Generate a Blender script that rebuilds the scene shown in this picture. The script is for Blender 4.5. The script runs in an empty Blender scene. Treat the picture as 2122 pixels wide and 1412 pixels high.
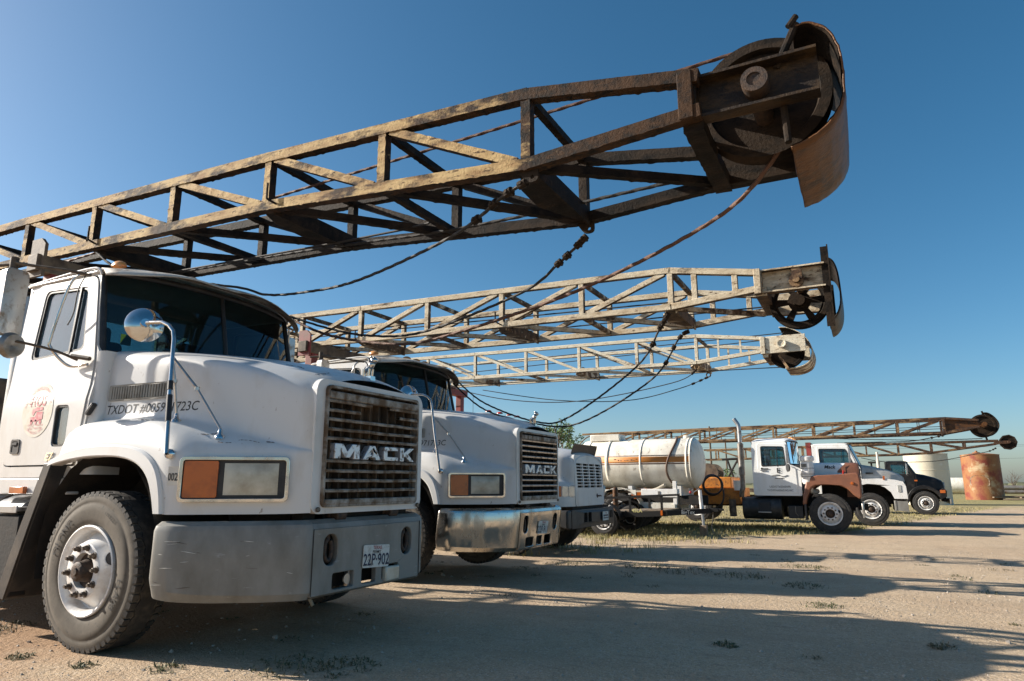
import bpy, bmesh, math, random
from mathutils import Vector, Matrix, noise as mnoise
from mathutils.geometry import tessellate_polygon
from mathutils.bvhtree import BVHTree
random.seed(7)
S = bpy.context.scene
COL = S.collection
R = math.radians

# ---------------------------------------------------------------- camera
cam_d = bpy.data.cameras.new('camera'); cam = bpy.data.objects.new('camera', cam_d); COL.objects.link(cam)
cam_d.sensor_width = 36.0; cam_d.lens = 23.75; cam_d.clip_start = 0.05; cam_d.clip_end = 6000
_p = R(11.9); _a = math.atan(739 * math.cos(_p) / 1400.0)
_fw = Vector((-math.sin(_a) * math.cos(_p), math.cos(_a) * math.cos(_p), math.sin(_p)))
_r = Vector((math.cos(_a), math.sin(_a), 0)); _u = _r.cross(_fw)
cam.matrix_world = Matrix(((_r.x, _u.x, -_fw.x, 0), (_r.y, _u.y, -_fw.y, 0), (_r.z, _u.z, -_fw.z, 1.1), (0, 0, 0, 1)))
S.camera = cam
# ---------------------------------------------------------------- sky and sun
SUN_D = Vector((1.95, 0.58, -1.0)).normalized()          # direction the light travels
elev = math.asin(-SUN_D.z); azi = math.atan2(-SUN_D.x, -SUN_D.y)   # azimuth from +Y towards +X
wd = bpy.data.worlds.new('World'); S.world = wd; wd.use_nodes = True
nt = wd.node_tree; nt.nodes.clear()
sky = nt.nodes.new('ShaderNodeTexSky'); sky.sky_type = 'NISHITA'; sky.sun_disc = False
sky.sun_elevation = elev; sky.sun_rotation = azi
sky.altitude = 500; sky.air_density = 0.85; sky.dust_density = 1.8; sky.ozone_density = 2.2
bg = nt.nodes.new('ShaderNodeBackground'); bg.inputs[1].default_value = 0.073
out = nt.nodes.new('ShaderNodeOutputWorld')
hsv = nt.nodes.new('ShaderNodeHueSaturation'); hsv.inputs['Hue'].default_value = .487; hsv.inputs['Saturation'].default_value = 1.28
nt.links.new(sky.outputs[0], hsv.inputs['Color']); nt.links.new(hsv.outputs[0], bg.inputs[0]); nt.links.new(bg.outputs[0], out.inputs[0])
sd = bpy.data.lights.new('sun', 'SUN'); sd.energy = 5.0; sd.angle = R(0.5); sd.color = (1.0, 0.92, 0.81)
so = bpy.data.objects.new('sun', sd); COL.objects.link(so)
so.rotation_euler = SUN_D.to_track_quat('-Z', 'Y').to_euler(); so.location = (-30, -10, 20)
vs = S.view_settings; vs.view_transform = 'Standard'; vs.look = 'None'; vs.exposure = 0.95; vs.gamma = 1.0
vs.use_curve_mapping = False

# ---------------------------------------------------------------- helpers
def V(*a): return Vector(a)
def gz(y): return -0.33 * (1 - math.exp(-(y - 5) / 14)) if y > 5 else 0.0

class MB:
    """collects faces; build() links them as one mesh object"""
    def __init__(s): s.v = []; s.f = []
    def add(s, vs_, fs):
        o = len(s.v); s.v += [tuple(p) for p in vs_]; s.f += [tuple(i + o for i in f) for f in fs]; return s
    def box(s, c, size, M=None):
        x, y, z = (size[0] / 2, size[1] / 2, size[2] / 2); c = Vector(c)
        pts = [Vector((a * x, b * y, d * z)) for a in (-1, 1) for b in (-1, 1) for d in (-1, 1)]
        if M is not None: pts = [M @ p for p in pts]
        return s.add([p + c for p in pts], [(0, 1, 3, 2), (4, 6, 7, 5), (0, 4, 5, 1), (2, 3, 7, 6), (0, 2, 6, 4), (1, 5, 7, 3)])
    def bar(s, p, q, w, h, up=(0, 0, 1), step=0, jit=0.0, low=0.0):
        """rectangular beam from p to q; step/jit add a crusty uneven skin"""
        p = Vector(p); q = Vector(q); d = q - p; L = d.length; d.normalize()
        up = Vector(up); sd_ = d.cross(up)
        if sd_.length < 1e-4: sd_ = d.cross(Vector((1, 0, 0)))
        sd_.normalize(); u2 = sd_.cross(d)
        n = max(1, int(L / step)) if step else 1
        ring = [(-w / 2, -h / 2), (w / 2, -h / 2), (w / 2, h / 2), (-w / 2, h / 2)]
        if step: ring = [(-w / 2, -h / 2), (0, -h / 2), (w / 2, -h / 2), (w / 2, 0), (w / 2, h / 2), (0, h / 2), (-w / 2, h / 2), (-w / 2, 0)]
        m = len(ring); pts = []
        for i in range(n + 1):
            c = p + d * (L * i / n)
            for a, b in ring:
                j1 = random.gauss(0, jit); j2 = random.gauss(0, jit)
                if low and b < 0 and random.random() < .5: j2 -= abs(random.gauss(0, low))
                pts.append(c + sd_ * (a + j1) + u2 * (b + j2))
        fs = [(i * m + k, i * m + (k + 1) % m, (i + 1) * m + (k + 1) % m, (i + 1) * m + k) for i in range(n) for k in range(m)]
        fs += [tuple(reversed(range(m))), tuple(range(n * m, n * m + m))]
        return s.add(pts, fs)
    def tube(s, pts, r, n=8, cap=True):
        pts = [Vector(p) for p in pts]; rr = r if isinstance(r, (list, tuple)) else [r] * len(pts)
        vv = []; prev = None
        for i, p in enumerate(pts):
            d = (pts[min(i + 1, len(pts) - 1)] - pts[max(i - 1, 0)])
            if d.length < 1e-9: d = Vector((0, 0, 1))
            d.normalize()
            if prev is None:
                a = d.cross(Vector((0, 0, 1)))
                if a.length < 1e-3: a = d.cross(Vector((1, 0, 0)))
            else:
                a = prev - d * prev.dot(d)
                if a.length < 1e-6: a = d.cross(Vector((0, 0, 1)))
            a.normalize(); prev = a; b = d.cross(a)
            vv += [p + (a * math.cos(t) + b * math.sin(t)) * rr[i] for t in [2 * math.pi * k / n for k in range(n)]]
        fs = [(i * n + k, i * n + (k + 1) % n, (i + 1) * n + (k + 1) % n, (i + 1) * n + k) for i in range(len(pts) - 1) for k in range(n)]
        if cap: fs += [tuple(reversed(range(n))), tuple(range((len(pts) - 1) * n, len(pts) * n))]
        return s.add(vv, fs)
    def cyl(s, p, q, r, r2=None, n=20): return s.tube([p, q], [r, r if r2 is None else r2], n)
    def lathe(s, prof, o, ax, n=36, closed=False, cap=False):
        """prof: (distance along axis, radius)"""
        o = Vector(o); ax = Vector(ax).normalized()
        a = ax.cross(Vector((0, 0, 1)))
        if a.length < 1e-3: a = Vector((1, 0, 0))
        a.normalize(); b = ax.cross(a); m = len(prof)
        vv = [o + ax * t + (a * math.cos(2 * math.pi * k / n) + b * math.sin(2 * math.pi * k / n)) * r for k in range(n) for t, r in prof]
        mm = m if closed else m - 1
        fs = [(k * m + i, k * m + (i + 1) % m, ((k + 1) % n) * m + (i + 1) % m, ((k + 1) % n) * m + i) for k in range(n) for i in range(mm)]
        if cap: fs += [tuple(k * m for k in range(n)), tuple(k * m + m - 1 for k in reversed(range(n)))]
        return s.add(vv, fs)
    def panel(s, outer, holes, fn, t):
        """flat outline with holes, given thickness t, mapped to 3D by fn(a, b, depth)"""
        loops = [list(outer)] + [list(h) for h in holes]
        flat = [p for l in loops for p in l]; n = len(flat)
        tris = tessellate_polygon([[Vector((p[0], p[1], 0)) for p in l] for l in loops])
        vv = [fn(p[0], p[1], 0.0) for p in flat] + [fn(p[0], p[1], t) for p in flat]
        fs = [tuple(x) for x in tris] + [tuple(i + n for i in reversed(x)) for x in tris]
        o = 0
        for l in loops:
            m = len(l)
            for i in range(m):
                j = (i + 1) % m; fs.append((o + i, o + j, o + j + n, o + i + n))
            o += m
        return s.add(vv, fs)
    def grid(s, rows, closed=False):
        m = len(rows[0]); n = len(rows)
        return s.add([p for r in rows for p in r], [(i * m + k, i * m + (k + 1) % m, (i + 1) * m + (k + 1) % m, (i + 1) * m + k) for i in range(n - 1) for k in range(m if closed else m - 1)])
    def sphere(s, c, r, n=12, m=8, sc=(1, 1, 1), half=False):
        c = Vector(c); rows = []
        for i in range(m + 1):
            t = (math.pi / 2 if half else math.pi) * i / m
            rows.append([c + Vector((math.sin(t) * math.cos(2 * math.pi * k / n) * r * sc[0], math.sin(t) * math.sin(2 * math.pi * k / n) * r * sc[1], math.cos(t) * r * sc[2])) for k in range(n)])
        return s.grid(rows, True)
    def build(s, name, mat, parent=None, bevel=0.0, smooth=40, sub=0, label=None, solid=0.0, seg=2):
        me = bpy.data.meshes.new(name); me.from_pydata(s.v, [], s.f)
        bm = bmesh.new(); bm.from_mesh(me)
        bmesh.ops.remove_doubles(bm, verts=bm.verts, dist=1e-5)
        bmesh.ops.recalc_face_normals(bm, faces=bm.faces); bm.to_mesh(me); bm.free()
        me.update()
        if smooth:
            me.shade_smooth()
            if smooth < 180: me.set_sharp_from_angle(angle=R(smooth))
        o = bpy.data.objects.new(name, me); COL.objects.link(o)
        if mat: me.materials.append(MAT[mat] if isinstance(mat, str) else mat)
        if parent: o.parent = parent
        if sub:
            md = o.modifiers.new('sub', 'SUBSURF'); md.levels = sub; md.render_levels = sub; md.boundary_smooth = 'PRESERVE_CORNERS'
        if solid:
            md = o.modifiers.new('solid', 'SOLIDIFY'); md.thickness = solid; md.offset = -1
        if bevel:
            md = o.modifiers.new('bevel', 'BEVEL'); md.width = bevel; md.segments = seg; md.limit_method = 'ANGLE'; md.angle_limit = R(38)
        if label: o['label'] = label
        return o

def tag(o, label, cat=None, group=None, kind=None):
    if label: o['label'] = label
    if cat: o['category'] = cat
    if group: o['group'] = group
    if kind: o['kind'] = kind
    return o
def thing(name, loc, label, cat, rz=0.0, group=None):
    o = bpy.data.objects.new(name, None); COL.objects.link(o); o.location = loc; o.rotation_euler = (0, 0, rz)
    o.empty_display_size = .2
    return tag(o, label, cat, group)
def empty(name, parent, loc=(0, 0, 0), rot=(0, 0, 0)):
    o = bpy.data.objects.new(name, None); COL.objects.link(o); o.parent = parent; o.location = loc; o.rotation_euler = rot; o.empty_display_size = .1
    return o
def copy_tree(o, parent=None, loc=None, rot=None):
    c = o.copy(); COL.objects.link(c); c.parent = parent
    if loc is not None: c.location = loc
    if rot is not None: c.rotation_euler = rot
    for ch in list(o.children): copy_tree(ch, c)
    return c
def rrect(x0, x1, y0, y1, r, n=4):
    pts = []
    for cx, cy, a0 in ((x1 - r, y1 - r, 0), (x0 + r, y1 - r, 90), (x0 + r, y0 + r, 180), (x1 - r, y0 + r, 270)):
        for i in range(n + 1):
            a = R(a0 + 90 * i / n); pts.append((cx + r * math.cos(a), cy + r * math.sin(a)))
    return pts
def rpoly(pts, r, n=3):
    """polygon with rounded corners; r a number or a list"""
    out_ = []; m = len(pts)
    for i in range(m):
        p = Vector(pts[i]).to_2d(); a = Vector(pts[i - 1]).to_2d(); b = Vector(pts[(i + 1) % m]).to_2d()
        rr = r[i] if isinstance(r, (list, tuple)) else r
        d1 = (a - p); d2 = (b - p); rr = min(rr, d1.length * .45, d2.length * .45)
        if rr < 1e-4: out_.append(tuple(p)); continue
        s_ = p + d1.normalized() * rr; e_ = p + d2.normalized() * rr
        for k in range(n + 1):
            t = k / n; out_.append(tuple(s_ * (1 - t) ** 2 + p * 2 * t * (1 - t) + e_ * t * t))
    return out_
def lerp(a, b, t): return a + (b - a) * t
def smooth_path(pts, n=6):
    """Catmull-Rom through the points"""
    P = [Vector(p) for p in pts]; out_ = []
    for i in range(len(P) - 1):
        a = P[max(i - 1, 0)]; b = P[i]; c = P[i + 1]; d = P[min(i + 2, len(P) - 1)]
        for k in range(n):
            t = k / n
            out_.append(0.5 * ((2 * b) + (c - a) * t + (2 * a - 5 * b + 4 * c - d) * t * t + (3 * b - a - 3 * c + d) * t ** 3))
    out_.append(P[-1]); return out_
_tc = {}
def text_geo(s, bold=0.0, res=3):
    """vertices and faces of a line of lettering, cap height about 0.7, centred on x"""
    if (s, bold) in _tc: return _tc[(s, bold)]
    cu = bpy.data.curves.new('t', 'FONT'); cu.body = s; cu.size = 1; cu.resolution_u = res; cu.offset = bold; cu.align_x = 'CENTER'
    o = bpy.data.objects.new('t', cu); COL.objects.link(o)
    dg = bpy.context.evaluated_depsgraph_get(); me = bpy.data.meshes.new_from_object(o.evaluated_get(dg))
    vv = [(v.co.x, v.co.y) for v in me.vertices]; ff = [tuple(p.vertices) for p in me.polygons]
    bpy.data.objects.remove(o); bpy.data.curves.remove(cu); bpy.data.meshes.remove(me)
    _tc[(s, bold)] = (vv, ff); return vv, ff
def lettering(mb, s, size, fn, sx=1.0, shear=0.0, bold=0.0):
    vv, ff = text_geo(s, bold)
    mb.add([fn((x + y * shear) * size * sx, y * size) for x, y in vv], ff); return mb
# ---------------------------------------------------------------- materials
MAT = {}
def rgb(*c): return (*c, 1.0)
def pmat(name, col, rough=.5, metal=0., col2=None, scale=4., lo=.45, hi=.65, stretch=(1, 1, 1), col3=None, s3=12., lo3=.6, hi3=.68,
         st3=(1, 1, 1), bump=0., bscale=60., coat=0., rough2=None, spec=.5, mixmax=1.0, m3=1.0, metal_follow=False):
    m = bpy.data.materials.new(name); m.use_nodes = True; MAT[name] = m
    n = m.node_tree.nodes; l = m.node_tree.links; b = n['Principled BSDF']
    b.inputs['Base Color'].default_value = rgb(*col); b.inputs['Roughness'].default_value = rough; b.inputs['Metallic'].default_value = metal
    b.inputs['Specular IOR Level'].default_value = spec
    if coat: b.inputs['Coat Weight'].default_value = coat; b.inputs['Coat Roughness'].default_value = .15
    tc = n.new('ShaderNodeTexCoord')
    def nz(sc, st, det=7):
        mp = n.new('ShaderNodeMapping'); mp.inputs['Scale'].default_value = st; l.new(tc.outputs['Object'], mp.inputs[0])
        t = n.new('ShaderNodeTexNoise'); t.inputs['Scale'].default_value = sc; t.inputs['Detail'].default_value = det; t.inputs['Roughness'].default_value = .62
        l.new(mp.outputs[0], t.inputs['Vector']); return t.outputs['Fac']
    def ramp(src, lo_, hi_, mx):
        r_ = n.new('ShaderNodeMapRange'); r_.inputs[1].default_value = lo_; r_.inputs[2].default_value = hi_; r_.inputs[4].default_value = mx
        l.new(src, r_.inputs[0]); return r_.outputs[0]
    def mix(f, a, c):
        x = n.new('ShaderNodeMix'); x.data_type = 'RGBA'; l.new(f, x.inputs[0])
        if isinstance(a, tuple): x.inputs[6].default_value = rgb(*a)
        else: l.new(a, x.inputs[6])
        x.inputs[7].default_value = rgb(*c); return x.outputs[2]
    cur = col
    if col2:
        f = ramp(nz(scale, stretch), lo, hi, mixmax); cur = mix(f, cur, col2)
        if rough2 is not None: l.new(ramp2(n, l, f, rough, rough2, mixmax), b.inputs['Roughness'])
        if metal_follow: l.new(ramp2(n, l, f, metal, 0., mixmax), b.inputs['Metallic'])
    if col3: cur = mix(ramp(nz(s3, st3), lo3, hi3, m3), cur, col3)
    if not isinstance(cur, tuple): l.new(cur, b.inputs['Base Color'])
    if bump:
        bp = n.new('ShaderNodeBump'); bp.inputs['Strength'].default_value = bump; bp.inputs['Distance'].default_value = .01
        l.new(nz(bscale, (1, 1, 1), 5), bp.inputs['Height']); l.new(bp.outputs[0], b.inputs['Normal'])
    return m
def ramp2(n, l, f, a, c, mx):
    r_ = n.new('ShaderNodeMapRange'); r_.inputs[1].default_value = 0; r_.inputs[2].default_value = mx; r_.inputs[3].default_value = a; r_.inputs[4].default_value = c
    l.new(f, r_.inputs[0]); return r_.outputs[0]

pmat('white_paint', (.62, .62, .61), .36, col2=(.44, .38, .30), scale=2.6, lo=.50, hi=.76, stretch=(1, 1, .4), mixmax=.7, col3=(.20, .12, .07), s3=30, lo3=.665, hi3=.72, st3=(1, 1, .45), rough2=.6, bump=.03, bscale=9, coat=.15, m3=.75)
pmat('white_clean', (.80, .80, .78), .4, col2=(.62, .58, .50), scale=2.5, lo=.48, hi=.8, stretch=(1, 1, .4), mixmax=.6, coat=.2)
pmat('mirror_back', (.30, .30, .29), .4, .5, col2=(.20, .17, .13), scale=9, lo=.45, hi=.65)
pmat('trailer_black', (.010, .010, .010), .6, spec=.25); pmat('ink_yellow', (.50, .46, .20), .6)
pmat('white_worn', (.78, .77, .74), .5, col2=(.50, .45, .37), scale=3, lo=.46, hi=.78, stretch=(1, 1, .35), mixmax=.7, col3=(.20, .10, .05), s3=20, lo3=.62, hi3=.72, rough2=.7, bump=.05, bscale=20)
pmat('roof_dirty', (.66, .63, .57), .6, col2=(.30, .22, .14), scale=3.0, lo=.45, hi=.68, mixmax=.85, col3=(.10, .06, .04), s3=14, lo3=.6, hi3=.72, bump=.1, bscale=30)
pmat('visor_rust', (.42, .36, .28), .7, col2=(.14, .075, .04), scale=5.0, lo=.40, hi=.6, col3=(.05, .035, .025), s3=14, lo3=.55, hi3=.7, bump=.15, bscale=40)
pmat('visor_edge', (.60, .56, .49), .6, col2=(.17, .10, .055), scale=4.0, lo=.50, hi=.66, col3=(.05, .035, .025), s3=14, lo3=.62, hi3=.7, bump=.1, bscale=40)
pmat('bumper_grey', (.225, .22, .20), .45, col2=(.13, .12, .10), scale=3.0, lo=.44, hi=.70, stretch=(1, 1, .5), col3=(.30, .30, .29), s3=24, lo3=.64, hi3=.69, st3=(.4, .4, 2.2), bump=.08, bscale=14, m3=.7)
pmat('chrome', (.66, .655, .64), .10, 1.0, col2=(.40, .34, .27), scale=5, lo=.48, hi=.68, rough2=.34, mixmax=.85, bump=.05, bscale=4)
pmat('bumper_chrome', (.62, .60, .56), .13, 1.0, col2=(.36, .29, .21), scale=4, lo=.45, hi=.68, stretch=(1, 1, .4), rough2=.42, mixmax=.9, col3=(.18, .12, .08), s3=22, lo3=.64, hi3=.72, bump=.25, bscale=2.2)
pmat('chrome_worn', (.52, .505, .48), .3, .9, col2=(.30, .22, .15), scale=14, lo=.5, hi=.66, rough2=.6, mixmax=.85, bump=.05, bscale=30, metal_follow=False)
pmat('bar_metal', (.36, .335, .30), .6, .5, col2=(.15, .10, .062), scale=10, lo=.38, hi=.60, rough2=.8)
pmat('letter_metal', (.60, .62, .66), .35, .6, col2=(.20, .15, .11), scale=24, lo=.52, hi=.64, rough2=.7)
pmat('radiator', (.045, .032, .022), .9, col2=(.16, .105, .06), scale=5, lo=.42, hi=.66, bump=.3, bscale=80)
pmat('radiator_black', (.012, .011, .010), .8, col2=(.035, .028, .022), scale=6)
pmat('black_plastic', (.018, .018, .019), .5, col2=(.06, .055, .05), scale=6, lo=.5, hi=.75, bump=.1, bscale=120)
pmat('flap_rubber', (.030, .030, .031), .45, col2=(.10, .085, .07), scale=4, lo=.48, hi=.75, bump=.1, bscale=60)
pmat('under_black', (.012, .011, .010), .85, col2=(.032, .024, .018), scale=7, lo=.45, hi=.7, bump=.3, bscale=40)
pmat('rubber_dusty', (.088, .075, .058), .85, col2=(.14, .12, .095), scale=7, lo=.4, hi=.72, col3=(.05, .045, .04), s3=20, lo3=.58, hi3=.74, bump=.08, bscale=90)
pmat('rubber_tread', (.030, .028, .026), .8, col2=(.085, .072, .058), scale=16, lo=.45, hi=.72, bump=.15, bscale=90)
pmat('rubber_dark', (.022, .021, .020), .75, col2=(.055, .047, .040), scale=10, lo=.45, hi=.75, bump=.1, bscale=90)
pmat('rubber_text', (.035, .032, .030), .8)
pmat('rim_white', (.72, .71, .69), .38, col2=(.42, .33, .25), scale=7, lo=.5, hi=.72, mixmax=.7, col3=(.14, .07, .035), s3=26, lo3=.66, hi3=.74, bump=.06, bscale=50)
pmat('hub_rust', (.075, .045, .028), .65, .2, col2=(.03, .022, .018), scale=26, lo=.42, hi=.6, bump=.4, bscale=90)
pmat('nut_steel', (.14, .12, .10), .5, .6, col2=(.07, .045, .03), scale=30)
pmat('amber', (.50, .115, .012), .25, col2=(.32, .07, .01), scale=6, coat=.5, bump=.05, bscale=200)
pmat('amber_marker', (.62, .27, .07), .3, col2=(.5, .33, .2), scale=20)
pmat('red_lens', (.35, .02, .015), .3)
pmat('lens_cloudy', (.55, .53, .44), .2, col2=(.30, .27, .20), scale=4, lo=.4, hi=.7, coat=.6)
pmat('sealed_beam', (.55, .57, .56), .12, .5, col2=(.4, .4, .4), scale=8)
pmat('plate_white', (.62, .62, .58), .5, col2=(.34, .29, .22), scale=20, lo=.5, hi=.7, col3=(.10, .05, .03), s3=34, lo3=.64, hi3=.7)
pmat('ink_blue', (.02, .025, .06), .6); pmat('ink_red', (.35, .03, .03), .6); pmat('ink_black', (.02, .02, .02), .6); pmat('ink_brown', (.06, .03, .02), .6)
pmat('ink_pink', (.55, .12, .14), .6, col2=(.66, .40, .40), scale=30, lo=.4, hi=.65)
pmat('sticker', (.66, .63, .55), .5, col2=(.58, .53, .42), scale=12); pmat('sticker_clear', (.64, .61, .54), .45)
pmat('dash_black', (.02, .02, .022), .7); pmat('seat_grey', (.10, .12, .125), .8); pmat('cab_inside', (.16, .17, .17), .8)
pmat('seat_teal', (.05, .20, .20), .8); pmat('sticker_green', (.16, .30, .02), .5)
pmat('dull_steel', (.25, .24, .22), .5, .7, col2=(.14, .10, .07), scale=9, lo=.42, hi=.66)
pmat('galv', (.38, .39, .40), .4, .8, col2=(.22, .19, .16), scale=8, lo=.5, hi=.72, rough2=.65)
pmat('red_paint', (.21, .026, .024), .55, col2=(.13, .035, .022), scale=6, lo=.45, hi=.66, bump=.06, bscale=30)
pmat('brown_steel', (.14, .105, .07), .7, col2=(.06, .042, .03), scale=7, lo=.42, hi=.62, bump=.2, bscale=40)
# back row
pmat('brown_paint', (.235, .095, .052), .5, col2=(.16, .07, .045), scale=4, lo=.45, hi=.75, bump=.04, bscale=20)
pmat('orange_paint', (.52, .19, .025), .6, col2=(.20, .08, .025), scale=5, lo=.48, hi=.68, col3=(.08, .04, .02), s3=12, lo3=.58, hi3=.68, bump=.1, bscale=30)
pmat('black_paint', (.010, .010, .011), .42, col2=(.04, .036, .032), scale=4, lo=.5, hi=.75, spec=.3)
pmat('grey_hood', (.48, .47, .44), .55, col2=(.33, .31, .27), scale=4, lo=.4, hi=.7)
pmat('tank_white', (.76, .73, .64), .55, col2=(.46, .40, .31), scale=2.4, lo=.44, hi=.72, stretch=(1, 1, .4), mixmax=.8, col3=(.16, .11, .07), s3=9, lo3=.60, hi3=.70, st3=(1, 1, .5), m3=.7, bump=.04, bscale=12)
pmat('stripe_orange', (.52, .185, .022), .5, col2=(.45, .19, .05), scale=6); pmat('stripe_brown', (.13, .05, .03), .5, col2=(.25, .16, .1), scale=9)
pmat('hose_black', (.02, .02, .022), .5); pmat('hose_brown', (.10, .055, .035), .6); pmat('hose_grey', (.30, .27, .21), .7)
pmat('red_rust', (.19, .036, .020), .7, col2=(.27, .115, .040), scale=.8, lo=.40, hi=.52, col3=(.44, .32, .19), s3=.9, lo3=.56, hi3=.66, st3=(1, 1, .8), bump=.1, bscale=10)
pmat('cream_tank', (.60, .55, .43), .6, col2=(.48, .42, .32), scale=.7, lo=.45, hi=.7, col3=(.66, .65, .62), s3=1.3, lo3=.56, hi3=.7)
pmat('old_wood', (.20, .15, .10), .85, col2=(.11, .085, .06), scale=14, stretch=(1, 1, .2)); pmat('pole_wood', (.12, .09, .065), .9)
pmat('pipe_steel', (.22, .21, .20), .6, .5, col2=(.12, .07, .04), scale=1.5)
# ropes
pmat('rope_black', (.018, .016, .014), .7, .0, col2=(.026, .021, .017), scale=30, bump=.3, bscale=150)
pmat('rope_rust', (.11, .052, .030), .65, .2, col2=(.085, .042, .027), scale=40, bump=.3, bscale=150)
# plants, stones
pmat('weed', (.075, .090, .032), .7, col2=(.15, .12, .06), scale=1.4, lo=.42, hi=.62)
pmat('grass_dry', (.40, .32, .13), .8, col2=(.18, .17, .06), scale=.45, lo=.40, hi=.60, col3=(.42, .36, .21), s3=1.3, lo3=.5, hi3=.7)
pmat('stone', (.42, .37, .31), .85, col2=(.30, .26, .22), scale=10)
pmat('leaf', (.12, .18, .045), .6, col2=(.07, .12, .03), scale=3, lo=.4, hi=.6); pmat('bark', (.11, .085, .065), .9); pmat('far_trees', (.075, .085, .045), .9, col2=(.13, .12, .07), scale=.05)

def glass(name, tint, ior=1.52, rough=.03, dirt_sheen=.12, dirt_sheen_c=(.35, .34, .32)):
    m = bpy.data.materials.new(name); m.use_nodes = True; MAT[name] = m
    n = m.node_tree.nodes; l = m.node_tree.links; n.clear()
    o = n.new('ShaderNodeOutputMaterial'); tr = n.new('ShaderNodeBsdfTransparent'); tr.inputs[0].default_value = rgb(*tint)
    gl = n.new('ShaderNodeBsdfGlossy'); gl.inputs['Roughness'].default_value = rough; gl.inputs[0].default_value = (.9, .95, 1, 1)
    fr = n.new('ShaderNodeFresnel'); fr.inputs[0].default_value = ior
    mx = n.new('ShaderNodeMixShader'); l.new(fr.outputs[0], mx.inputs[0]); l.new(tr.outputs[0], mx.inputs[1]); l.new(gl.outputs[0], mx.inputs[2])
    df = n.new('ShaderNodeBsdfDiffuse'); df.inputs[0].default_value = rgb(*dirt_sheen_c)
    tc = n.new('ShaderNodeTexCoord'); t = n.new('ShaderNodeTexNoise'); t.inputs['Scale'].default_value = 5; t.inputs['Detail'].default_value = 8; l.new(tc.outputs['Object'], t.inputs['Vector'])
    mr = n.new('ShaderNodeMapRange'); mr.inputs[1].default_value = .35; mr.inputs[2].default_value = .75; mr.inputs[3].default_value = dirt_sheen * .4; mr.inputs[4].default_value = dirt_sheen * 1.6; l.new(t.outputs['Fac'], mr.inputs[0])
    m2 = n.new('ShaderNodeMixShader'); l.new(mr.outputs[0], m2.inputs[0]); l.new(mx.outputs[0], m2.inputs[1]); l.new(df.outputs[0], m2.inputs[2])
    l.new(m2.outputs[0], o.inputs[0]); return m
glass('windshield_glass', (.16, .24, .25), dirt_sheen=.03, dirt_sheen_c=(.10, .12, .12)); glass('window_glass', (.80, .88, .90), ior=2.0, dirt_sheen=.17, dirt_sheen_c=(.27, .42, .52)); glass('far_glass', (.48, .68, .72), dirt_sheen=.06)  # window_glass: its blue film colour stands in for sky reflected in the panes

def mast_mat(name, paint, paint2, rust, grease, bias, xgrad=None, outer=.16, rough=.75, spec=.3):
    """worn paint over rust, grease on top; near-side faces are coloured as if sunlit, far-side ones as if shaded, the crown end carries more grease"""
    m = bpy.data.materials.new(name); m.use_nodes = True; MAT[name] = m
    n = m.node_tree.nodes; l = m.node_tree.links; b = n['Principled BSDF']; b.inputs['Roughness'].default_value = rough; b.inputs['Specular IOR Level'].default_value = spec
    tc = n.new('ShaderNodeTexCoord')
    def nz(sc, st=(1, 1, 1), det=8):
        mp = n.new('ShaderNodeMapping'); mp.inputs['Scale'].default_value = st; l.new(tc.outputs['Object'], mp.inputs[0])
        t = n.new('ShaderNodeTexNoise'); t.inputs['Scale'].default_value = sc; t.inputs['Detail'].default_value = det; t.inputs['Roughness'].default_value = .65
        l.new(mp.outputs[0], t.inputs['Vector']); return t.outputs['Fac']
    def math_(op, a, c):
        x = n.new('ShaderNodeMath'); x.operation = op
        for i, q in enumerate((a, c)):
            if isinstance(q, (int, float)): x.inputs[i].default_value = q
            else: l.new(q, x.inputs[i])
        return x.outputs[0]
    def mr(src, a, c):
        x = n.new('ShaderNodeMapRange'); x.inputs[1].default_value = a; x.inputs[2].default_value = c; l.new(src, x.inputs[0]); return x.outputs[0]
    def mix(f, a, c):
        x = n.new('ShaderNodeMix'); x.data_type = 'RGBA'; l.new(f, x.inputs[0])
        for i, q in ((6, a), (7, c)):
            if isinstance(q, tuple): x.inputs[i].default_value = rgb(*q)
            else: l.new(q, x.inputs[i])
        return x.outputs[2]
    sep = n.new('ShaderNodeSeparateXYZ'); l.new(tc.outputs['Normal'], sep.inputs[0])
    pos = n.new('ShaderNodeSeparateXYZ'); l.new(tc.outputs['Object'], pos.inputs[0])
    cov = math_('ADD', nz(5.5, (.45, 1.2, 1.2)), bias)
    cov = math_('ADD', cov, math_('MULTIPLY', math_('MULTIPLY', sep.outputs[1], -1), outer))  # sun and shade put into the colour: paler towards -y, darker away from it
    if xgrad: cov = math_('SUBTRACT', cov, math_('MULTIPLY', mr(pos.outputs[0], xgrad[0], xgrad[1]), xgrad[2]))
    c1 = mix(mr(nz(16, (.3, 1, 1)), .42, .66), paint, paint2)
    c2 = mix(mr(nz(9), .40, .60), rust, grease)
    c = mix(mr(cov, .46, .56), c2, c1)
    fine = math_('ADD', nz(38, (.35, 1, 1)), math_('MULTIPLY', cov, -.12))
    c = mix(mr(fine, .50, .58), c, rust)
    l.new(c, b.inputs['Base Color'])
    bp = n.new('ShaderNodeBump'); bp.inputs['Strength'].default_value = .5; bp.inputs['Distance'].default_value = .012; l.new(nz(55), bp.inputs['Height']); l.new(bp.outputs[0], b.inputs['Normal'])
    return m
mast_mat('mast_grease_shade', (.48, .345, .165), (.25, .145, .06), (.055, .028, .013), (.009, .0075, .0065), -.222, (-2.2, -0.9, .30), .28, .75, .2)
pmat('vent_grey', (.34, .325, .285), .6, col2=(.24, .22, .18), scale=9)
pmat('shield_dark', (.022, .027, .033), .35)
mast_mat('mast_black', (.034, .023, .015), (.024, .017, .012), (.016, .012, .009), (.008, .007, .006), -.02, None, .06, .7, .12)
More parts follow.
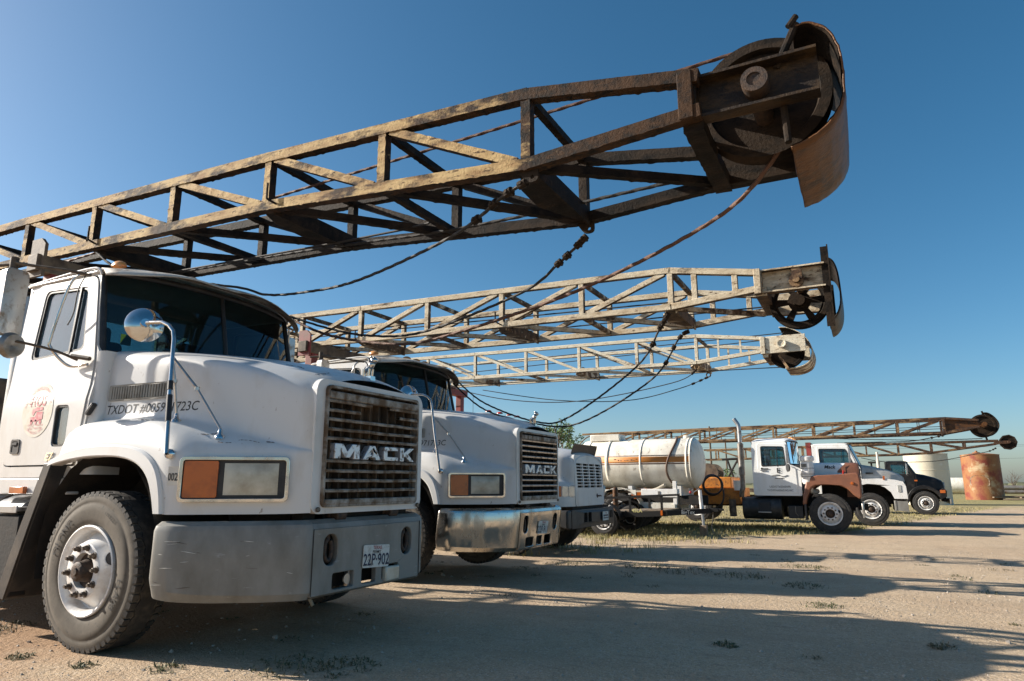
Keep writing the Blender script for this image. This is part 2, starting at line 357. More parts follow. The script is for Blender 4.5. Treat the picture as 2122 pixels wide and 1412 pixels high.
mast_mat('mast_tan', (.62, .53, .385), (.40, .305, .19), (.13, .075, .038), (.034, .023, .015), -.085, (-1.6, -.6, .05), .22)
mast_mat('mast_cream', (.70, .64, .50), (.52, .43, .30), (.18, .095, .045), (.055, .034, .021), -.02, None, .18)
mast_mat('mast_brown', (.30, .195, .10), (.19, .11, .055), (.085, .043, .022), (.028, .019, .015), -.07, (-2, 3, .16), .13)
mast_mat('guard_rust', (.115, .048, .014), (.07, .030, .011), (.060, .028, .012), (.022, .014, .010), .06, None, 0, .5)
mast_mat('crown_dark', (.060, .036, .016), (.036, .021, .010), (.020, .013, .008), (.010, .008, .007), .0, None, 0, .5, .25)
# ---------------------------------------------------------------- ground
def ground_mat():
    m = bpy.data.materials.new('caliche'); m.use_nodes = True; MAT['caliche'] = m
    n = m.node_tree.nodes; l = m.node_tree.links; b = n['Principled BSDF']; b.inputs['Roughness'].default_value = .95; b.inputs['Specular IOR Level'].default_value = .15
    tc = n.new('ShaderNodeTexCoord')
    def nz(sc, det=8, st=(1, 1, 1), rg=.6):
        mp = n.new('ShaderNodeMapping'); mp.inputs['Scale'].default_value = st; l.new(tc.outputs['Object'], mp.inputs[0])
        t = n.new('ShaderNodeTexNoise'); t.inputs['Scale'].default_value = sc; t.inputs['Detail'].default_value = det; t.inputs['Roughness'].default_value = rg
        l.new(mp.outputs[0], t.inputs['Vector']); return t.outputs['Fac']
    def mr(src, a, c, mx=1.0):
        x = n.new('ShaderNodeMapRange'); x.inputs[1].default_value = a; x.inputs[2].default_value = c; x.inputs[4].default_value = mx; l.new(src, x.inputs[0]); return x.outputs[0]
    def mix(f, a, c):
        x = n.new('ShaderNodeMix'); x.data_type = 'RGBA'
        l.new(f, x.inputs[0])
        for i, q in ((6, a), (7, c)):
            if isinstance(q, tuple): x.inputs[i].default_value = rgb(*q)
            else: l.new(q, x.inputs[i])
        return x.outputs[2]
    def mth(op, a, c):
        x = n.new('ShaderNodeMath'); x.operation = op
        for i, q in enumerate((a, c)):
            if isinstance(q, (int, float)): x.inputs[i].default_value = q
            else: l.new(q, x.inputs[i])
        return x.outputs[0]
    pos = n.new('ShaderNodeSeparateXYZ'); l.new(tc.outputs['Object'], pos.inputs[0])
    c = mix(mr(nz(.35), .40, .65), (.485, .37, .245), (.42, .305, .20))
    c = mix(mr(nz(2.2), .45, .70, .7), c, (.52, .405, .285))
    c = mix(mr(nz(17, 5), .52, .66, .55), c, (.33, .25, .175))
    c = mix(mr(nz(60, 4), .54, .64, .85), c, (.60, .50, .39))
    c = mix(mr(nz(85, 4), .57, .67, .85), c, (.17, .13, .10))
    c = mix(mr(nz(7, 6, (.35, 1.6, 1)), .58, .72, .5), c, (.25, .185, .13))
    c = mix(mr(nz(1.0, 4, (.05, 1.1, 1)), .50, .62, .35), c, (.36, .27, .185))
    # browner loose soil on the near left, grass litter among the back row, pasture beyond
    soil = mth('ADD', mr(pos.outputs[0], -3.2, -5.5), mth('MULTIPLY', mth('SUBTRACT', nz(1.2), .5), 1.6))
    c = mix(mr(mth('MULTIPLY', soil, mr(pos.outputs[1], 7.5, 4.5)), .35, .8, .8), c, (.34, .21, .125))
    thr = mth('MAXIMUM', mth('MAXIMUM', 15.9, mth('ADD', mth('MULTIPLY', pos.outputs[0], 1.5), 21.9)), mth('ADD', mth('MULTIPLY', pos.outputs[0], 3.7), 24.2))
    gr = mth('ADD', mth('SUBTRACT', pos.outputs[1], thr), mth('MULTIPLY', mth('SUBTRACT', nz(.6), .5), 4.0))
    c = mix(mr(gr, -.6, 2.2, .8), c, (.27, .225, .11))
    c = mix(mr(pos.outputs[1], 44, 62), c, (.27, .235, .11))
    c = mix(mr(pos.outputs[1], 150, 420), c, (.17, .17, .085))
    l.new(c, b.inputs['Base Color'])
    h = mth('ADD', mth('MULTIPLY', nz(3.5, 6), .5), mth('ADD', mth('MULTIPLY', nz(28, 6), .34), mth('MULTIPLY', nz(95, 3), .20)))
    bp = n.new('ShaderNodeBump'); bp.inputs['Strength'].default_value = .85; bp.inputs['Distance'].default_value = .06; l.new(h, bp.inputs['Height']); l.new(bp.outputs[0], b.inputs['Normal'])
ground_mat()
def ground_z(x, y):
    k = max(0., 1 - max(abs(x), abs(y - 10)) / 45)
    return gz(y) + k * (.022 * mnoise.noise((x * .8, y * .8, 0)) + .012 * mnoise.noise((x * 2.6, y * 2.6, 3)) - .012)
def axis_vals(a, b, st, far):
    v = []; x = a
    while x <= b + 1e-6: v.append(x); x += st
    g = st; hi = b; lo = a; pre = []; post = []
    while hi < far: g *= 1.35; hi += g; post.append(hi)
    g = st
    while lo > -far: g *= 1.35; lo -= g; pre.append(lo)
    return pre[::-1] + v + post
gx = axis_vals(-12, 8, .16, 4000); gy = axis_vals(1, 24, .16, 4000)
mb = MB(); mb.grid([[Vector((x, y, ground_z(x, y))) for x in gx] for y in gy])
tag(mb.build('ground', 'caliche', smooth=180), None, None, None, 'structure')

# ---------------------------------------------------------------- lattice masts
def pl(tab, x):
    for (a, za), (b_, zb) in zip(tab, tab[1:]):
        if x <= b_ or (b_, zb) == tab[-1]: return za + (zb - za) * (x - a) / (b_ - a)
def lattice(root, nodes, top, bot, hw, cs, ws, mat_near, mat_far, fwd_diag, plates, step=0, jit=0., low=0., extra=(), thin=.03, last_open=False):
    """four chords, posts, face diagonals, top and bottom struts: each member is a part"""
    def P(x, s, t): return Vector((x, s * hw, pl(top if t else bot, x)))
    kw = dict(step=step, jit=jit, low=low)
    for s in (-1, 1):
        m = mat_near if s < 0 else mat_far
        for t in (1, 0):
            tab = top if t else bot
            mb = MB()
            for (a, za), (b_, zb) in zip(tab, tab[1:]): mb.bar((a - .012, s * hw, za), (b_ + .012, s * hw, zb), cs, cs, **kw)
            mb.build('chord', m, root, bevel=0 if step else .006, smooth=60 if step else 30)
        for i, x in enumerate(nodes):
            mb = MB(); mb.bar(P(x, s, 1) - V(0, 0, cs * .45), P(x, s, 0) + V(0, 0, cs * .45), ws, ws, up=(0, 1, 0), **kw); mb.build('post', m, root, bevel=0 if step else .004)
            if i < len(nodes) - (2 if last_open else 1):
                x2 = nodes[i + 1]
                a, b_ = (P(x, s, 1), P(x2, s, 0)) if fwd_diag else (P(x, s, 0), P(x2, s, 1))
                d = (b_ - a).normalized()
                mb = MB(); mb.bar(a + d * cs, b_ - d * cs, ws * .92, ws * .92, up=(0, 1, 0), **kw); mb.build('diagonal', m, root, bevel=0 if step else .004)
        for x in extra:
            mb = MB(); mb.bar(P(x, s, 1), P(x, s, 0), thin, thin, up=(0, 1, 0)); mb.build('post', m, root)
    for i, x in enumerate(nodes):
        mb = MB(); mb.bar(P(x, -1, 1) + V(0, cs / 2, -.01), P(x, 1, 1) - V(0, cs / 2, .01), ws * .8, ws * .8, **kw); mb.build('strut', mat_far, root)
        mb = MB()
        if x in plates:
            y0, y1 = -hw + cs * .4, hw - cs * .4; z = pl(bot, x)
            prof = [(x - .07, y0), (x + .05, y0), (x + .05, y1), (x - .01, y1), (x - .19, .12 * hw), (x - .17, -.5 * hw)]
            mb.panel(prof, [], lambda a, b_, d: Vector((a, b_, pl(bot, x) - .03 + d)), .018)
            mb.bar((x + .045, y0, z), (x + .045, y1, z), .02, .13)
            mb.build('gusset_plate', mat_far, root)
        else:
            mb.bar(P(x, -1, 0) + V(0, cs / 2, 0), P(x, 1, 0) - V(0, cs / 2, 0), ws * .8, ws * .8, **kw); mb.build('strut', mat_far, root)
        if i < len(nodes) - 1:
            a = P(x, -1, 0) + V(.03, cs / 2, 0); b_ = P(nodes[i + 1], 1, 0) - V(.05, cs / 2, 0)
            mb = MB(); mb.bar(a, b_, ws * .85, ws * .85, **kw); mb.build('brace', mat_far, root)
def channel(root, x0, x1, z0, z1, y, depth, mat, tilt=0., name='crown_plate'):
    """a channel beam seen from its open side: web with flanges top and bottom"""
    mb = MB(); s = -1 if y < 0 else 1
    mb.box(((x0 + x1) / 2, y - s * depth, (z0 + z1) / 2), (x1 - x0, .016, z1 - z0))
    mb.box(((x0 + x1) / 2, y - s * depth / 2, z1 - .009), (x1 - x0, depth + .012, .016))
    mb.box(((x0 + x1) / 2, y - s * depth / 2, z0 + .009), (x1 - x0, depth + .012, .016))
    mb.box((x0 + .01, y - s * depth / 2, (z0 + z1) / 2), (.018, depth, z1 - z0 - .03))
    o = mb.build(name, mat, root)
    return o
def sheave(root, c, r, w, mat, holes=0, n=48):
    mb = MB(); c = Vector(c)
    prof = [(-w / 2, r), (-w * .42, r * .985), (-w * .10, r * .88), (w * .10, r * .88), (w * .42, r * .985), (w / 2, r), (w / 2, r * .84), (w * .2, r * .80)]
    mb.lathe(prof + [(-w * .2, r * .80), (-w / 2, r * .84)], c, (0, 1, 0), n, closed=True)
    if not holes:
        mb.lathe([(-w * .16, r * .82), (-w * .16, .03)], c, (0, 1, 0), n); mb.lathe([(w * .16, .03), (w * .16, r * .82)], c, (0, 1, 0), n)
    else:
        circ = lambda q, k: [(q * math.cos(2 * math.pi * i / k), q * math.sin(2 * math.pi * i / k)) for i in range(k)]
        hs = []
        for h in range(holes):
            a = 2 * math.pi * (h + .5) / holes; wd_ = 2 * math.pi / holes * .33
            hs.append([(rr * math.cos(a + t), rr * math.sin(a + t)) for rr, ts in ((r * .74, (-wd_, -wd_ / 2, 0, wd_ / 2, wd_)), (r * .38, (wd_ * .8, 0, -wd_ * .8))) for t in ts])
        mb.panel(circ(r * .82, n), hs, lambda a, b_, d: c + Vector((a, d - .012, b_)), .024)
    mb.lathe([(-w * .8, .001), (-w * .8, r * .2), (w * .8, r * .2), (w * .8, .001)], c, (0, 1, 0), 20)
    return mb.build('sheave', mat, root, smooth=35)
def guard(root, prof, y0, y1, mat, t=.008, name='rope_guard', crust=0., liner=True):
    pts = smooth_path([(x, 0, z) for x, z in prof], 6)
    rows = []
    ny = 10
    for p in pts: rows.append([Vector((p.x + random.gauss(0, crust), lerp(y0, y1, k / ny), p.z + random.gauss(0, crust))) for k in range(ny + 1)])
    mb = MB(); mb.grid(rows); g_ = mb.build(name, mat, root, solid=t, smooth=60)
    if liner:
        cx = sum(p.x for p in pts) / len(pts) - .25; cz = sum(p.z for p in pts) / len(pts); mb = MB()
        mb.grid([[p + Vector((cx - p.x, 0, cz - p.z)).normalized() * (t + .004 + abs(random.gauss(0, .002))) for p in r] for r in rows]); mb.build('grease_crust', 'mast_black', g_, smooth=30)
    return g_
def rod_hook(root, x, y, z, mat):
    mb = MB(); mb.tube(smooth_path([(x + .12, y + .06, z - .04), (x + .03, y - .01, z - .02), (x - .055, y - .07, z + .03), (x - .07, y - .075, z + .06), (x - .07, y - .075, z + .17)], 4), .009, 8)
    return mb.build('rope_hook', mat, root)

# nearest mast, black with grease
YA = 4.1; hwA = .5
mastA = thing('derrick_mast', (0, YA, 0), 'largest lattice mast, black with grease and worn tan paint, above the nearest truck', 'mast', group='lattice masts')
nodesA = [-11.0, -9.85, -8.68, -7.50, -6.353, -5.21, -4.05, -2.905, -1.746, -.72]
topA = [(-11.4, 3.80), (-7.5, 3.765), (-4.05, 3.672), (-1.746, 3.578), (-.66, 3.385)]
botA = [(-11.4, 3.36), (-7.5, 3.335), (-4.05, 3.256), (-1.746, 3.082), (-.66, 3.168)]
lattice(mastA, nodesA, topA, botA, hwA, .078, .066, 'mast_grease_shade', 'mast_black', True, (-4.05, -6.353, -1.746), step=.024, jit=.0004, low=.0030, last_open=True)
for x in (-3.92, -6.25): rod_hook(mastA, x, -hwA, pl(botA, x), 'mast_black')
channel(mastA, -.69, -.03, 3.135, 3.40, -hwA, .085, 'crown_dark'); channel(mastA, -.69, -.03, 3.10, 3.36, hwA, .085, 'mast_black')
for s in (-1, 1):
    mb = MB(); mb.box((-.725, s * hwA, 3.275), (.085, .09, .30)); mb.build('crown_post', 'mast_grease_shade' if s < 0 else 'mast_black', mastA, bevel=.005)
mb = MB(); mb.bar((-.70, -hwA + .03, 3.12), (-.70, hwA - .03, 3.12), .11, .09, step=.04, jit=.002); mb.build('crown_beam', 'mast_black', mastA)
sheave(mastA, (-.35, -.06, 3.385), .385, .12, 'mast_black')
mb = MB(); mb.cyl((-.35, -hwA - .025, 3.27), (-.35, hwA + .02, 3.27), .055, n=24); mb.lathe([(-hwA - .035, .040), (-hwA - .035, .072), (-hwA + .09, .072)], (-.35, 0, 3.27), (0, 1, 0), 24); mb.build('sheave_pin', 'hub_rust', mastA)
guard(mastA, [(-.14, 3.60), (-.05, 3.60), (.04, 3.52), (.085, 3.38), (.092, 3.22), (.07, 3.07), (.0, 2.97), (-.10, 2.905), (-.20, 2.875)], -.42, .50, 'guard_rust', .01, crust=.0015)
mb = MB(); mb.tube([(-.24, -.42, 3.36), (-.12, -.40, 3.62)], .022, 8); mb.tube([(-.16, -.42, 3.60), (-.115, -.41, 3.66)], .018, 8); mb.build('guard_stay', 'mast_black', mastA)
mb = MB(); mb.tube([(-.22, -.40, 3.13), (-.21, -.44, 2.90)], .019, 8); mb.build('guard_stay', 'mast_black', mastA)
for s in (-1, 1):
    x = -1.73; z = pl(botA, x)
    mb = MB(); mb.panel(rpoly([(x - .08, z - .03), (x + .06, z - .03), (x + .06, z - .12), (x - .02, z - .12)], [.0, .0, .04, .03]), [[(x + .02 + .015 * math.cos(a), z - .085 + .015 * math.sin(a)) for a in [k * math.pi / 4 for k in range(8)]]], lambda a, b_, d: Vector((a, s * hwA - .01 + d, b_)), .02); mb.build('lug', 'mast_black', mastA)

# second mast, dirty white
YB = 8.0; hwB = .516
mastB = thing('derrick_mast', (0, YB, 0), 'dirty white lattice mast with spoked crown wheel, second in the row', 'mast', group='lattice masts')
nodesB = [-10.9, -9.75, -8.60, -7.47, -6.33, -5.17, -4.01, -2.904, -1.811]
topB = [(-11.2, 3.69), (-6.33, 3.585), (-1.811, 3.497), (-.86, 3.335)]; botB = [(-11.2, 3.22), (-6.33, 3.12), (-1.811, 3.062), (-.86, 3.155)]
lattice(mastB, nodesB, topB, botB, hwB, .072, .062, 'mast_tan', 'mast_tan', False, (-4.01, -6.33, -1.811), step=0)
for x in (-1.54, -1.10):
    for s in (-1, 1): mb = MB(); mb.bar((x, s * hwB, pl(topB, x)), (x, s * hwB, pl(botB, x)), .06, .06, up=(0, 1, 0)); mb.build('post', 'mast_tan', mastB, bevel=.004)
for s in (-1, 1):
    mb = MB(); mb.bar((-1.77, s * hwB, pl(topB, -1.77)) if s > 9 else (-1.76, -hwB + .04, 3.05), (-.92, hwB - .04, 3.10), .055, .055)
    if s < 0: mb.build('brace', 'mast_tan', mastB)
    mb = MB(); mb.box((-.865, s * hwB, 3.235), (.07, .08, .28)); mb.build('crown_post', 'mast_tan', mastB, bevel=.005)
    rod_hook(mastB, -4.0 if s < 0 else -6.3, -hwB, pl(botB, -4.0), 'mast_black')
channel(mastB, -.84, -.20, 3.105, 3.365, -hwB, .08, 'mast_tan'); channel(mastB, -.84, -.20, 3.06, 3.32, hwB, .08, 'mast_tan')
mb = MB(); mb.bar((-.84, -hwB + .03, 3.13), (-.84, hwB - .03, 3.13), .12, .10); mb.build('crown_beam', 'mast_tan', mastB)
sheave(mastB, (-.50, .02, 3.10), .315, .10, 'mast_black', holes=6)
mb = MB(); mb.cyl((-.48, -hwB - .02, 3.21), (-.48, hwB, 3.21), .035, n=16); mb.lathe([(-hwB + .02, .02), (-hwB + .02, .075), (-hwB + .05, .075)], (-.48, 0, 3.21), (0, 1, 0), 20); mb.box((-.47, -hwB + .03, 3.285), (.10, .05, .13)); mb.build('sheave_pin', 'mast_brown', mastB)
for s in (-1, 1):
    mb = MB(); hh = .86 if s < 0 else .52; mb.box((-.19, s * (hwB - .04), 3.11), (.07, .012, hh)); mb.box((-.155, s * (hwB - .005), 3.11), (.012, .07, hh)); mb.build('guard_post', 'mast_black', mastB)
guard(mastB, [(-.20, 3.45), (-.12, 3.40), (-.08, 3.29), (-.065, 3.12), (-.07, 2.95), (-.10, 2.84), (-.15, 2.77), (-.20, 2.74)], -.44, .46, 'crown_dark', .01)

# third mast, cream
YC = 11.8; hwC = .474
mastC = thing('derrick_mast', (0, YC, 0), 'cream lattice mast with round pin on its plain crown plate, third in the row', 'mast', group='lattice masts')
nodesC = [-11.2, -10.05, -8.92, -7.78, -6.66, -5.55, -4.47, -3.39, -2.36]
topC = [(-11.5, 3.66), (-6.66, 3.585), (-2.36, 3.522), (-1.30, 3.375)]; botC = [(-11.5, 3.18), (-6.66, 3.12), (-2.36, 3.07), (-1.30, 3.175)]
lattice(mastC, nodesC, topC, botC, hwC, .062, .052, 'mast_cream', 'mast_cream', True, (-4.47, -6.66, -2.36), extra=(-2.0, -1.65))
for s in (-1, 1):
    mb = MB(); mb.box((-1.305, s * hwC, 3.26), (.07, .075, .28)); mb.build('crown_post', 'mast_cream', mastC, bevel=.005)
    mb = MB(); mb.box((-.97, s * hwC, 3.262), (.60, .03, .275)); mb.build('crown_plate', 'mast_cream', mastC, bevel=.006)
mb = MB(); mb.lathe([(-hwC - .06, .001), (-hwC - .06, .045), (-hwC - .075, .055), (-hwC - .075, .07), (-hwC, .07), (hwC, .07)], (-1.02, 0, 3.265), (0, 1, 0), 24); mb.build('sheave_pin', 'mast_cream', mastC)
mb = MB(); mb.bar((-1.28, -hwC + .02, 3.12), (-1.28, hwC - .02, 3.12), .08, .08); mb.build('crown_beam', 'mast_cream', mastC)
sheave(mastC, (-1.0, .0, 3.22), .28, .10, 'mast_black')
guard(mastC, [(-1.05, 3.56), (-.92, 3.54), (-.74, 3.44), (-.62, 3.28), (-.585, 3.12), (-.63, 2.98), (-.72, 2.91), (-.86, 2.875), (-1.0, 2.88)], -.40, .42, 'mast_cream', .01)
for s in (-1, 1):
    mb = MB(); mb.bar((-1.08, s * .41, 3.60 if s > 0 else 3.10), (-1.02 if s > 0 else -.95, s * .43, 3.38 if s > 0 else 2.86), .035, .035); mb.build('guard_stay', 'mast_brown', mastC)
    x = -2.37; mb = MB(); mb.lathe([(-.012, .028), (.012, .028), (.012, .045), (-.012, .045)], (x, s * hwC, 3.07 - .075), (0, 1, 0), 16, closed=True); mb.build('lug', 'mast_brown', mastC)

# the two masts of the back row
mastD = thing('derrick_mast', (0, 26.5, 0), 'long brown lattice mast in the back row, upper of the two far masts', 'mast', group='lattice masts')
nodesD = [-9.4 + 1.305 * i for i in range(10)]
topD = [(-10.2, 3.03), (2.42, 3.16), (3.3, 3.06)]; botD = [(-10.2, 2.60), (2.42, 2.70), (3.3, 2.86)]
lattice(mastD, nodesD, topD, botD, .45, .075, .07, 'mast_brown', 'mast_brown', False, (), extra=[x + .62 for x in nodesD[:-1]], thin=.022)
for s in (-1, 1):
    mb = MB(); mb.panel([(2.40, 2.72), (2.40, 3.14), (3.52, 2.98), (3.52, 2.84)], [], lambda a, b_, d: Vector((a, s * .40 + d, b_)), .02); mb.build('crown_plate', 'guard_rust', mastD)
sheave(mastD, (3.45, 0, 2.90), .37, .14, 'mast_black')
mb = MB(); mb.cyl((3.45, -.5, 2.93), (3.45, .5, 2.93), .07, n=16); mb.build('sheave_pin', 'guard_rust', mastD)
guard(mastD, [(3.50, 3.32), (3.62, 3.30), (3.76, 3.18), (3.86, 3.0), (3.86, 2.84), (3.78, 2.68), (3.66, 2.58)], -.25, .25, 'mast_black', .02)
mb = MB(); mb.bar((3.52, 0, 3.26), (3.48, 0, 3.38), .05, .05); mb.bar((3.50, 0, 2.55), (3.52, 0, 2.45), .05, .05); mb.build('guard_stay', 'mast_black', mastD)
mb = MB()
for z, y in ((2.82, -.2), (2.92, .2)): mb.tube([(-9.5, y, z - .05), (2.5, y, z + .02)], .012, 6)
mb.build('drill_line', 'rope_black', mastD)
mastE = thing('derrick_mast', (0, 37.3, 0), 'thin dark brown lattice mast over the black truck, lower of the two far masts', 'mast', group='lattice masts')
nodesE = [-7.0, -5.6, -4.2, -2.8, -1.35, .05, 1.4, 2.75, 4.05]
topE = [(-7.6, 2.80), (.6, 2.90), (2.75, 2.93), (5.3, 2.95)]; botE = [(-7.6, 2.30), (1.4, 2.40), (2.75, 2.47), (5.3, 2.82)]
lattice(mastE, nodesE, topE, botE, .36, .085, .07, 'mast_brown', 'mast_brown', True, ())
sheave(mastE, (5.72, 0, 2.88), .34, .16, 'mast_black', n=9)
mb = MB(); mb.cyl((5.72, -.3, 2.88), (5.72, .3, 2.88), .06, n=12); mb.bar((5.2, -.12, 2.88), (5.75, -.12, 2.88), .04, .14); mb.bar((5.2, .12, 2.88), (5.75, .12, 2.88), .04, .14); mb.build('sheave_pin', 'mast_brown', mastE)
mb = MB(); mb.tube([(-1.2, .25, 3.0), (.8, .25, 3.02)], .045, 8); mb.bar((.5, 0, 2.93), (.9, 0, 2.99), .3, .05); mb.build('standpipe', 'mast_brown', mastE)
# ---------------------------------------------------------------- wheels (axis along y, outer face towards -y)
def make_wheel(r=.525, w=.27, rim_r=.295, name='wheel', rim='rim_white', side='rubber_dusty', tread='rubber_tread', detail=2, texts=(), nuts=10, dish=.075, holes=2, hub='hub_rust', n=64):
    """outer sidewall plane at y=0, tyre runs to y=w"""
    root = bpy.data.objects.new(name, None); COL.objects.link(root); root.empty_display_size = .1
    h = r - rim_r
    def side_prof(y0, s):
        return [(y0 + s * .030, rim_r - .004), (y0 + s * .010, rim_r + .012), (y0 + s * .002, rim_r + h * .22), (y0 - s * .004, rim_r + h * .45), (y0 + s * .001, rim_r + h * .60), (y0 + s * .004, rim_r + h * .62), (y0 + s * .008, rim_r + h * .70), (y0 + s * .006, rim_r + h * .715), (y0 + s * .012, rim_r + h * .80), (y0 + s * .014, r - .022)]
    mb = MB(); mb.lathe(side_prof(0, 1) + [(.020, r - .014), (.05, r - .011), (w / 2, r - .010), (w - .05, r - .011), (w - .020, r - .014)] + side_prof(w, -1)[::-1], (0, 0, 0), (0, 1, 0), n)
    ty = mb.build('tyre', side, root, smooth=50)
    mb = MB()
    if detail:
        k = 58 if detail > 1 else 36
        for i in range(k):
            a = 2 * math.pi * i / k; da = 2 * math.pi / k
            def pt(y, rr, t): return Vector((rr * math.cos(a + t * da), y, rr * math.sin(a + t * da)))
            for y0, y1 in ((.012, .058), (w - .058, w - .012)):      # shoulder lugs
                b0 = r - .034
                vv = [pt(y0, b0, .0), pt(y1, b0, .0), pt(y1, b0, .74), pt(y0, b0, .74), pt(y0 + .005, r - .003, .03), pt(y1, r, .0), pt(y1, r, .74), pt(y0 + .005, r - .003, .71)]
                mb.add(vv, [(0, 1, 2, 3), (4, 7, 6, 5), (0, 4, 5, 1), (1, 5, 6, 2), (2, 6, 7, 3), (3, 7, 4, 0)])
            for c, wd_ in ((.092, .024), (w / 2, .026), (w - .092, .024)):  # zigzag ribs
                z = .010 if i % 2 else -.010; z2 = -z
                vv = [pt(c - wd_ + z, r - .012, 0), pt(c + wd_ + z, r - .012, 0), pt(c + wd_ + z2, r - .012, 1), pt(c - wd_ + z2, r - .012, 1), pt(c - wd_ + z, r, 0), pt(c + wd_ + z, r, 0), pt(c + wd_ + z2, r, 1), pt(c - wd_ + z2, r, 1)]
                mb.add(vv, [(0, 1, 2, 3), (4, 7, 6, 5), (0, 4, 7, 3), (1, 2, 6, 5)])
        mb.build('tread', tread, root, smooth=0)
    for s_, size, a0, rr, clock in texts:
        mb = MB()
        def fn(x, y, a0=a0, rr=rr):
            a = a0 - x / rr; q = rr + y; yy = -.007 if q < rim_r + h * .6 else -.004
            return Vector((q * math.cos(a), yy, q * math.sin(a)))
        lettering(mb, s_, size, fn, sx=1.25, bold=.012); mb.build('raised_lettering', 'rubber_text', root, smooth=0)
    mb = MB()   # rim: flange, well and dished disc
    prof = [(.034, rim_r - .002), (-.004, rim_r + .004), (-.008, rim_r - .006), (.004, rim_r - .020), (.016, rim_r - .030), (.05, rim_r - .034), (dish + .06, rim_r - .040), (dish + .075, rim_r - .060)]
    mb.lathe(prof, (0, 0, 0), (0, 1, 0), 48)
    disc = [(dish + .075, rim_r - .050), (dish + .062, rim_r * .82), (dish + .034, rim_r * .74), (dish - .006, rim_r * .655), (dish - .034, rim_r * .615)]
    def disc_y(q): return dish + (.062 - (.82 - q) / .08 * .028 if q > .74 else .034 - (.74 - q) / .085 * .040)
    mb.lathe(disc, (0, 0, 0), (0, 1, 0), 48)
    mb.lathe([(dish - .034, rim_r * .615), (dish - .038, rim_r * .59), (dish - .036, rim_r * .40), (dish + .01, rim_r * .38)], (0, 0, 0), (0, 1, 0), 48)
    ri = mb.build('rim', rim, root, smooth=35)
    if detail > 1 or holes:
        mb = MB()
        for k in range(holes):
            a = R(35) + 2 * math.pi * k / holes; c = Vector((math.cos(a), 0, math.sin(a))) * rim_r * .75
            tan = Vector((-math.sin(a), 0, math.cos(a))); rad = Vector((math.cos(a), 0, math.sin(a)))
            pts = [c + tan * .046 * math.cos(t) + rad * .021 * math.sin(t) + Vector((0, disc_y(.75 + .021 * math.sin(t) / rim_r) - .004, 0)) for t in [2 * math.pi * q / 16 for q in range(16)]]
            mb.add(pts, [tuple(range(16))]); mb.add([p + V(0, -.006, 0) for p in pts], [tuple(range(16))])
        mb.build('hand_hole', 'dash_black', root)
    mb = MB()
    hr = rim_r * .38
    mb.lathe([(dish - .0, hr * 1.02), (dish - .0, hr * .72), (dish - .04, hr * .60), (dish - .075, hr * .56), (dish - .085, hr * .45), (dish - .085, hr * .25), (dish - .095, hr * .22), (dish - .095, .001)], (0, 0, 0), (0, 1, 0), 24)
    mb.build('hub', hub, root)
    nm = None
    for k in range(nuts):
        a = 2 * math.pi * (k + .5) / nuts; p = Vector((math.cos(a), 0, math.sin(a))) * rim_r * .525
        if nm is None:
            mb = MB(); mb.lathe([(0, .024), (-.008, .024), (-.010, .017), (-.032, .016), (-.034, .010), (-.044, .010), (-.044, .001)], (0, 0, 0), (0, 1, 0), 8 if detail > 1 else 6)
            nm = mb.build('lug_nut', 'nut_steel', root, smooth=30); nm.location = p + V(0, dish - .036, 0)
        else:
            c = nm.copy(); COL.objects.link(c); c.location = p + V(0, dish - .036, 0)
    return root
def place_wheel(w, parent, loc, flip=False, spin=0., steer=0., first=False):
    rot = Matrix.Rotation(steer + (math.pi if flip else 0), 4, 'Z') @ Matrix.Rotation(spin, 4, 'Y')
    return copy_tree(w, parent, loc, rot.to_euler())
def kill_tree(o):
    for c in list(o.children): kill_tree(c)
    bpy.data.objects.remove(o)
WHEEL_A = make_wheel(dish=.018, texts=(('LLA08', .060, R(-8), .365, 1), ('OLONG', .060, R(158), .365, 1), ('11R22.5', .030, R(72), .400, 1)))
WHEEL_D = make_wheel(side='rubber_dark', tread='rubber_dark', detail=1, n=40, dish=.02, rim_r=.305)

# ---------------------------------------------------------------- shared truck pieces
def hood_loft(root, st, mat, name='hood', sub=2, boxy=False):
    rows = []
    for q_, (ou, ov, hu, hv, zb, zt, zh, zs, cu, cz) in enumerate(st):
        bx = max(0., min(1., (q_ - 5) / 4)) if boxy else 0.
        k4, k5, k6 = lerp(.48, .74, bx), lerp(.82, .94, bx), lerp(.98, 1.0, bx)
        O = Vector((ou, ov, 0)); H = Vector((hu, hv, 0)); C = Vector((cu, 0, cz))
        def at(p, z): return Vector((p.x, p.y, z))
        inw = lambda k: Vector((lerp(hu, cu, k), hv * (1 - k), 0))
        h = [at(O, zb), at(O, lerp(zb, zt, .5)), at(O, zt - .035), at(O.lerp(H, .03), zt), at(O.lerp(H, lerp(.22, .16, bx)), lerp(zt, zh, k4)), at(O.lerp(H, lerp(.55, .42, bx)), lerp(zt, zh, k5)), at(O.lerp(H, .85), lerp(zt, zh, k6)), at(O.lerp(H, .97), zh + .03),
             at(H, lerp(zh, zs, .35)), at(H, lerp(zh, zs, .72)), at(inw(.012), zs - .040), at(inw(.055), zs - .002), at(inw(.18), lerp(zs, cz, .35)), at(inw(.55), lerp(zs, cz, .85)), C]
        rows.append([Vector((p.x, -p.y, p.z)) for p in h] + h[:-1][::-1])
    mb = MB(); mb.grid(rows)
    return mb.build(name, mat, root, sub=sub, smooth=180)
def prism_y(mb, poly, y0, y1): return mb.panel(poly, [], lambda a, b, d: Vector((a, y0 + d, b)), y1 - y0)
